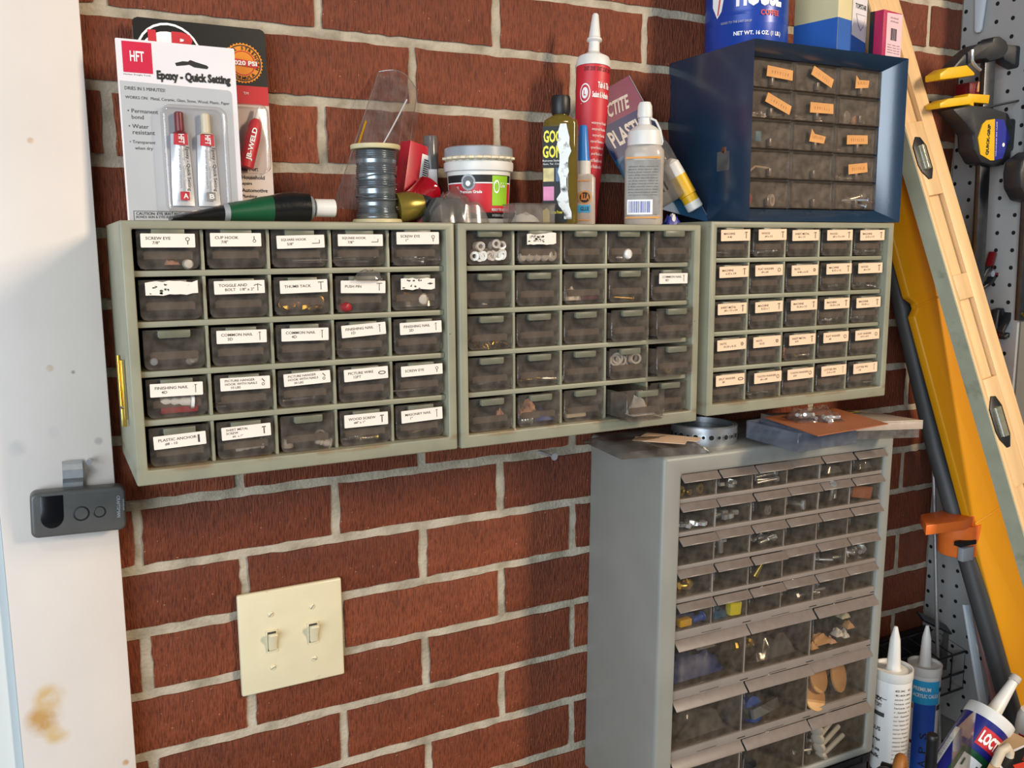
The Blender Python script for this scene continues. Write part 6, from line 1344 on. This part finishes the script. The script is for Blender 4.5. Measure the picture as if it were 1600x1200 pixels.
put('rubber_foot', m_block(.020, .012, .011, 'purple_print'), 'mauve rubber block in the middle cabinet second row', 'block', cell(2, 1, 2, .009, .010, .001)); put('glass_stopper', m_lump(.020, .014, .016, 'milky', 3), 'clouded clear stopper beside the mauve rubber block', 'stopper', cell(2, 1, 2, -.012, .009, .001))
put('nail', BNL, 'copper-headed nail alone in the middle cabinet second row', 'nail', cell(2, 1, 3, -.016, .006, .003), (0, PI/2+.08, 0)); put('pebble', m_lump(.006, .005, .002, 'milky'), 'tiny pale chip in the second row left drawer of the middle cabinet', 'chip', cell(2, 1, 0, -.004, .005, 0))
mb = MB()
for k in range(60):
    mb.T = Matrix.Translation((RC.uniform(-.019, .019), RC.uniform(-.004, .012), RC.uniform(.001, .006))) @ Matrix.Rotation(RC.uniform(0, 3), 4, 'Z') @ Matrix.Rotation(RC.uniform(0, 3), 4, 'X'); mb.lathe([(.0008, 0), (.0008, .005), (.0017, .0055)], 'brass', 6)
mb.T = Matrix(); tag(mb.obj('brass_tacks', None, cell(2, 2, 0, 0, .008, 0)), 'heap of tiny brass tacks in the middle cabinet third row', 'tacks', kind='stuff')
put('nail', m_nail(.024, .0013, 'lid_grey'), 'grey nail in the fourth row left drawer of the middle cabinet', 'nail', cell(2, 3, 0, -.012, .007, .004), (0, PI/2-.12, 0))
pile('mixed_screw', BSC, 'brass screw among the mixed hardware of the middle cabinet', 'screw', C_(2, 3, 1), 4, .017, 'mixed hardware'); pile('mixed_nail', m_nail(.028, .0016), 'steel pin among the mixed hardware of the middle cabinet', 'pin', C_(2, 3, 1), 3, .008, 'mixed steel pins')
pile('white_ring', m_washer(.0062, .0040, .0016, 'white_plastic'), 'white plastic ring in the fourth row of the middle cabinet', 'ring', C_(2, 3, 3), 7, .016, 'white plastic rings', lambda: (PI/2+RC.uniform(-.4, .4), 0, RC.uniform(-.6, .6)), .017, (.003, .008))
put('brass_ring', m_washer(.0048, .0022, .003, 'brass_light'), 'brass grommet in the fourth row right drawer of the middle cabinet', 'grommet', cell(2, 3, 4, -.007, -.006, .006), (PI/2, 0, .2))
mb = MB(); mb.tube([(.012*math.cos(t*.35)-.004, .004+.004*math.sin(t*.2), .014+.011*math.sin(t*.35)) for t in range(30)], .0016, 'black_plastic', 8); tag(mb.obj('black_cable', None, cell(2, 4, 0, 0, .006, 0)), 'coiled black cable in the bottom left drawer of the middle cabinet', 'cable')
put('peach_bit', m_lump(.010, .01, .012, 'peach', 7), 'peach foam scrap beside the coiled black cable', 'foam scrap', cell(2, 4, 0, .014, .012, .008))
put('blue_capsule', m_lump(.022, .014, .013, 'deep_blue', 9), 'dark blue capsule in the bottom row of the middle cabinet', 'capsule', cell(2, 4, 1, .008, .007, .002)); put('peach_scrap', m_lump(.022, .016, .020, 'peach', 11), 'peach plastic scrap behind the dark blue capsule', 'plastic scrap', cell(2, 4, 1, -.004, .022, .004)); put('foil_roll', m_anchor(.012, .005, 'steel'), 'small foil roll left of the dark blue capsule', 'foil roll', cell(2, 4, 1, -.018, .008, .004), (0, PI/2, 0))
put('beige_block', m_block(.024, .01, .006, 'cream_plastic'), 'beige plastic block in the bottom row of the middle cabinet', 'block', cell(2, 4, 2, -.006, .010, .001))
put('paper_scoop', m_lump(.030, .024, .020, 'white_plastic', 14), 'white crumpled paper in the pulled-out bottom drawer', 'paper', cell(2, 4, 3, .004, -.016, .002))
put('corn', m_lump(.006, .006, .004, 'peach', 15), 'small tan crumb on the rusty ledge of the middle cabinet', 'crumb', cell(2, 4, 0, .0265, -.0035, -.0052))
# third cabinet
for (r, c, n, t) in ((0, 0, 9, 'first MACHINE drawer of the peach-labelled cabinet'), (0, 1, 9, 'first WOOD drawer of the peach-labelled cabinet'), (0, 4, 7, 'top right drawer of the peach-labelled cabinet'), (1, 4, 6, 'second row right drawer of the peach-labelled cabinet'), (2, 3, 4, 'third row fourth drawer of the peach-labelled cabinet'), (2, 4, 9, 'third row right drawer of the peach-labelled cabinet'), (1, 3, 2, 'second row fourth drawer of the peach-labelled cabinet')):
    pile('screw', SC, 'small silver screw in the '+t, 'screw', C_(3, r, c), n, .018, 'screws in the '+t)
put('hook_screw', m_washer(.0060, .0036, .002, 'brass_light'), 'brass screw eye in the fourth row SHEET METAL drawer', 'screw eye', cell(3, 3, 2, .0, .006, .007), (PI/2, 0, .1)); put('screw', m_screw(.02), 'silver screw below the brass screw eye', 'screw', cell(3, 3, 2, .0, .006, .003), (0, PI/2, 0)); put('copper_clip', m_block(.005, .006, .014, 'copper'), 'copper clip left of the brass screw eye', 'clip', cell(3, 3, 2, -.020, .006, .001))
pile('washer', WS, 'small washer in the TOOTH WASHER drawer', 'washer', C_(3, 4, 1), 8, .018, 'tooth washers', flatr); pile('cotter_pin', m_nail(.016, .0007), 'cotter pin in the last drawer of the peach-labelled cabinet', 'pin', C_(3, 4, 4), 5, .016, 'cotter pins'); pile('cotter_pin', m_nail(.016, .0007), 'cotter pin in the first COTTER PIN drawer', 'pin', C_(3, 4, 3), 4, .012, 'first cotter pins')
# blue cabinet
put('coin_disc', m_cap(.0085, .004, 'lid_grey'), 'grey disc standing in the second row right drawer of the blue cabinet', 'disc', bcell(1, 2, -.005, .012, .009), (PI/2, 0, .3)); put('coin_disc', m_cap(.0055, .004, 'wood_tan'), 'tan disc beside the grey disc in the blue cabinet', 'disc', bcell(1, 2, .007, .010, .006), (PI/2, 0, .3))
pile('screw', SC, 'silver screw in the second row right drawer of the blue cabinet', 'screw', B_(1, 2), 4, .022, 'screws by the discs'); pile('screw', SC, 'silver screw in the second row left drawer of the blue cabinet', 'screw', B_(1, 0), 8, .028, 'screws in the blue cabinet left drawer'); pile('screw', SC, 'silver screw in the second row middle drawer of the blue cabinet', 'screw', B_(1, 1), 5, .024, 'screws in the blue cabinet middle drawer')
put('glass_bulb', m_lump(.018, .014, .014, 'film_hazy', 3), 'clear bulb in the top left drawer of the blue cabinet', 'bulb', bcell(0, 0, -.024, .010, .003)); put('blue_key', m_block(.009, .004, .012, 'sky_print'), 'pale blue plastic piece in the third row left drawer of the blue cabinet', 'plastic piece', bcell(2, 0, -.002, .014, .008))
mb = MB(); mb.tube([(-.028, 0, .002), (-.016, 0, .006), (-.006, 0, .013), (.010, 0, .012), (.016, 0, .011)], .0013, 'cream_plastic', 8); tag(mb.obj('cream_cord', None, bcell(3, 0, 0, .012, 0)), 'cream cord end in the fourth row left drawer of the blue cabinet', 'cord')
put('red_button', m_cap(.0085, .008, 'red_plastic'), 'red round button in the bottom left drawer of the blue cabinet', 'button', bcell(4, 0, -.022, .012, .009), (PI/2, 0, .2)); put('white_ring', m_washer(.0072, .0040, .004, 'white_plastic'), 'white ring in the bottom left drawer of the blue cabinet', 'ring', bcell(4, 0, .018, .012, .008), (PI/2, 0, .4))
pile('steel_pin', m_nail(.032, .0013), 'long steel pin in the bottom right drawer of the blue cabinet', 'pin', B_(4, 2), 10, .012, 'steel pins', lambda: (PI/2+RC.uniform(-.3, .3), RC.uniform(-.3, .3), PI/2+RC.uniform(-.6, .6)), .008, (.006, .016)); pile('key', SC, 'silver screw in the fourth row right drawer of the blue cabinet', 'screw', B_(3, 2), 7, .024, 'screws under the lowest tape label'); pile('screw', SC, 'silver screw in the third row right drawer of the blue cabinet', 'screw', B_(2, 2), 4, .026, 'screws in the third row of the blue cabinet')
# grey cabinet
for k, (x, rr_) in enumerate(((-.024, .006), (-.010, .0035), (.008, .0062))): put('brass_washer', m_washer(rr_, rr_*.4, .002, 'brass_light'), 'brass washer in the top left drawer of the grey cabinet', 'washer', gcell(0, 0, x*.85, .006, rr_*.9), (PI/2, 0, .3), 'brass washers')
pile('wing_nut', NT, 'silver nut in the second top drawer of the grey cabinet', 'nut', G_(0, 1), 4, .014, 'nuts in the second top drawer', flatr); 
for k in range(5): put('long_bolt', m_bolt(.030, .0018), 'long silver bolt in the third top drawer of the grey cabinet', 'bolt', gcell(0, 2, -.018+RC.uniform(0, .004), .006+.002*k, .002+.003*k), (0, PI/2+RC.uniform(-.12, .12), 0), 'long silver bolts')
put('clear_bag', m_lump(.030, .016, .018, 'film_hazy', 5), 'glinting clear bag in the fifth top drawer of the grey cabinet', 'plastic bag', gcell(0, 4, 0, .010, .001))
put('clear_bag', m_lump(.028, .016, .017, 'film_hazy', 6), 'clear bag in the last top drawer of the grey cabinet', 'plastic bag', gcell(0, 5, 0, .010, .001))
pile('nut', NT, 'silver nut in the second row left drawer of the grey cabinet', 'nut', G_(1, 0), 8, .018, 'nuts in the second row', flatr, .001, (.003, .010)); pile('square_nut', m_block(.009, .006, .006, 'lid_grey'), 'square grey nut in the second row of the grey cabinet', 'nut', G_(1, 1), 5, .016, 'square nuts', lambda: (0, 0, RC.uniform(-.3, .3)), .001)
put('hex_nut', m_nut(.0062), 'single hexagon nut in the second row third drawer of the grey cabinet', 'nut', gcell(1, 2, .002, .006, .006), (PI/2, 0, .4)); put('bolt', m_bolt(.016, .0032), 'thick bolt in the second row fourth drawer of the grey cabinet', 'bolt', gcell(1, 3, -.004, .018, .006), (PI/2, 0, .5)); put('brass_washer', m_washer(.006, .003, .002, 'brass'), 'brass washer beside the thick bolt', 'washer', gcell(1, 3, -.020, .007, .006), (PI/2, 0, .3))
pile('bolt', BO, 'silver bolt in the second row fifth drawer of the grey cabinet', 'bolt', G_(1, 4), 3, .016, 'bolts in the second row', lambda: (RC.uniform(-.4, .4), RC.uniform(-.4, .4), 0), .002); put('red_card', m_block(.036, .002, .016, 'brown_card'), 'red brown card in the second row last drawer of the grey cabinet', 'card', gcell(1, 5, 0, .006, .001), (0, .2, 0))
put('chrome_fitting', m_bolt(.015, .0036), 'upright chrome fitting in the third row second drawer of the grey cabinet', 'fitting', gcell(2, 1, -.012, .007, .001)); pile('bolt', BO, 'silver bolt in the third row third drawer of the grey cabinet', 'bolt', G_(2, 2), 5, .010, 'bolts in the third row', lying, .005); pile('bolt', BO, 'silver bolt in the fourth row fifth drawer of the grey cabinet', 'bolt', G_(3, 4), 3, .012, 'bolts in the fourth row', lying, .004)
pile('hex_bolt', m_bolt(.012, .0034), 'short hexagon bolt in the fourth row last drawer of the grey cabinet', 'bolt', G_(3, 5), 3, .014, 'short bolts', lying, .005); pile('brass_fitting', m_bolt(.010, .0036, 'brass_light'), 'brass fitting in the fourth row left drawer of the grey cabinet', 'fitting', G_(3, 0), 4, .016, 'brass fittings', lying, .006)
mb = MB(); mb.lathe([(.0045, 0), (.0040, .004), (.0018, .020)], 'brass_light', 14); tag(mb.obj('brass_cone', None, gcell(3, 2, -.010, .008, .003), (.2, .5, 0)), 'tapered brass cone in the fourth row third drawer of the grey cabinet', 'cone')
put('yellow_wire_nut', m_block(.018, .010, .009, 'clamp_yellow'), 'yellow connector in the fifth row left drawer of the grey cabinet', 'connector', gcell(4, 0, -.008, .007, .002)); put('blue_connector', m_anchor(.016, .0042, 'caulk_blue'), 'blue connector beside the yellow connector', 'connector', gcell(4, 0, .006, .008, .005), (0, PI/2-.2, 0)); put('blue_wires', m_lump(.036, .02, .020, 'deep_blue', 3), 'dark blue wire bundle behind the yellow connector', 'wires', gcell(4, 0, 0, .024, .001))
put('blue_clips', m_lump(.024, .016, .020, 'teal_card', 5), 'slate blue clips in the fifth row second drawer', 'clips', gcell(4, 1, -.010, .012, .001)); put('yellow_box', m_block(.018, .010, .017, 'yellow_print'), 'pale yellow box in the fifth row second drawer of the grey cabinet', 'box', gcell(4, 1, .012, .007, .002), (0, .1, 0))
pile('bolt', BO, 'silver bolt in the fifth row fifth drawer of the grey cabinet', 'bolt', G_(4, 4), 4, .014, 'bolts in the fifth row', lying, .004)
put('blue_heap', m_lump(.084, .05, .036, 'deep_blue', 8), 'dark blue cloth heap in the first large drawer', 'cloth', gcell(5, 0, -.004, .036, .001)); put('grey_fluff', m_lump(.030, .02, .018, 'label_grey', 9), 'grey fluff on the dark blue cloth heap', 'fluff', gcell(5, 0, .008, .024, .034))
put('clear_bag', m_lump(.080, .04, .038, 'film_hazy', 10), 'large clear bag filling the middle large drawer', 'plastic bag', gcell(5, 1, .004, .030, .001)); pile('brass_fitting', m_bolt(.010, .003, 'brass_light'), 'brass screw at the left of the large clear bag', 'screw', lambda dx, dy, dz: gcell(5, 1, -.046+dx, dy, dz+.022), 3, .004, 'brass screws by the bag', lying, .004)
for k, (x, y, z_, m_) in enumerate(((-.026, .012, .004, 'wood_tan'), (-.044, .008, .003, 'wood_tan'), (.006, .012, .009, 'white_plastic'), (.016, .010, .006, 'white_plastic'), (.030, .016, .014, 'wood_tan'), (-.008, .010, .003, 'peach'), (.024, .020, .028, 'cream_plastic'))):
    put('oval_button', m_lump((.034, .014, .014, .010, .014, .012, .016)[k], .014, (.018, .010, .012, .010, .011, .008, .010)[k], m_, 20+k), ('large oval wooden button', 'small wooden button at the far left', 'first white button', 'second white button', 'round wooden button', 'peach button', 'cream button on top')[k]+' in the upper right large drawer', 'button', gcell(5, 2, x, y, z_))
mb = MB(); mb.lathe([(.016, 0), (.016, .012), (.010, .013)], 'caulk_blue', 24); mb.box(-.018, .034, -.006, .006, .016, .024, 'charcoal'); mb.box(-.018, -.008, -.006, .006, .006, .020, 'charcoal'); tag(mb.obj('tape_dispenser', None, gcell(6, 1, -.028, .020, .012), (PI/2-.3, 0, .2)), 'blue and dark tape dispenser in the middle large drawer of the second row', 'tape dispenser')
for k, (x, z_, w_) in enumerate(((-.034, .010, .040), (-.024, .032, .042), (.020, .022, .044), (-.004, .020, .014), (.004, .044, .046), (-.002, .012, .012))):
    mb = MB(); mb.lathe([(w_*.46, 0), (w_*.5, .001), (w_*.5, .0035), (w_*.46, .0045)], 'wood_tan', 24); tag(mb.obj('wooden_disc', None, gcell(6, 2, x, .010+.005*k, z_), (PI/2-.5+.1*k, .25*(k % 3)-.2, .3)), ('lowest left wooden disc', 'upper left wooden disc', 'big right wooden disc', 'small middle wooden disc', 'topmost wooden disc at the back', 'smallest front wooden disc')[k]+' in the right large drawer of the second row', 'wooden disc')
put('clear_bag', m_lump(.080, .04, .034, 'film_hazy', 16), 'clear bag filling the left large drawer of the second row', 'plastic bag', gcell(6, 0, .004, .030, .001))
for k in range(4): 
    mb = MB(); mb.lathe([(.003, 0), (.0034, .002), (.0034, .044), (.0085, .045), (.0085, .050), (.004, .052)], 'white_plastic', 16); tag(mb.obj('white_toggle', None, gcell(7, 2, .030-.004*k, .012+.005*k, .010+.011*k), (0, -PI/2-.35+.05*k, .1+.1*k)), 'white plastic toggle bolt in the bottom right large drawer', 'toggle bolt', 'white toggle bolts')
pile('steel_bolt', m_bolt(.018, .0036, 'dark_steel'), 'dark steel bolt at the left of the bottom middle large drawer', 'bolt', lambda dx, dy, dz: gcell(7, 1, -.042+dx, dy, dz), 3, .008, 'dark steel bolts', lambda: (RC.uniform(-.5, .5), RC.uniform(-.5, .5), 0), .004, (.005, .010))
pile('steel_bolt', BO, 'silver bolt beside the white toggle bolts', 'bolt', lambda dx, dy, dz: gcell(7, 2, -.040+dx, dy, dz), 3, .010, 'bolts by the toggles', lying, .004, (.005, .010))
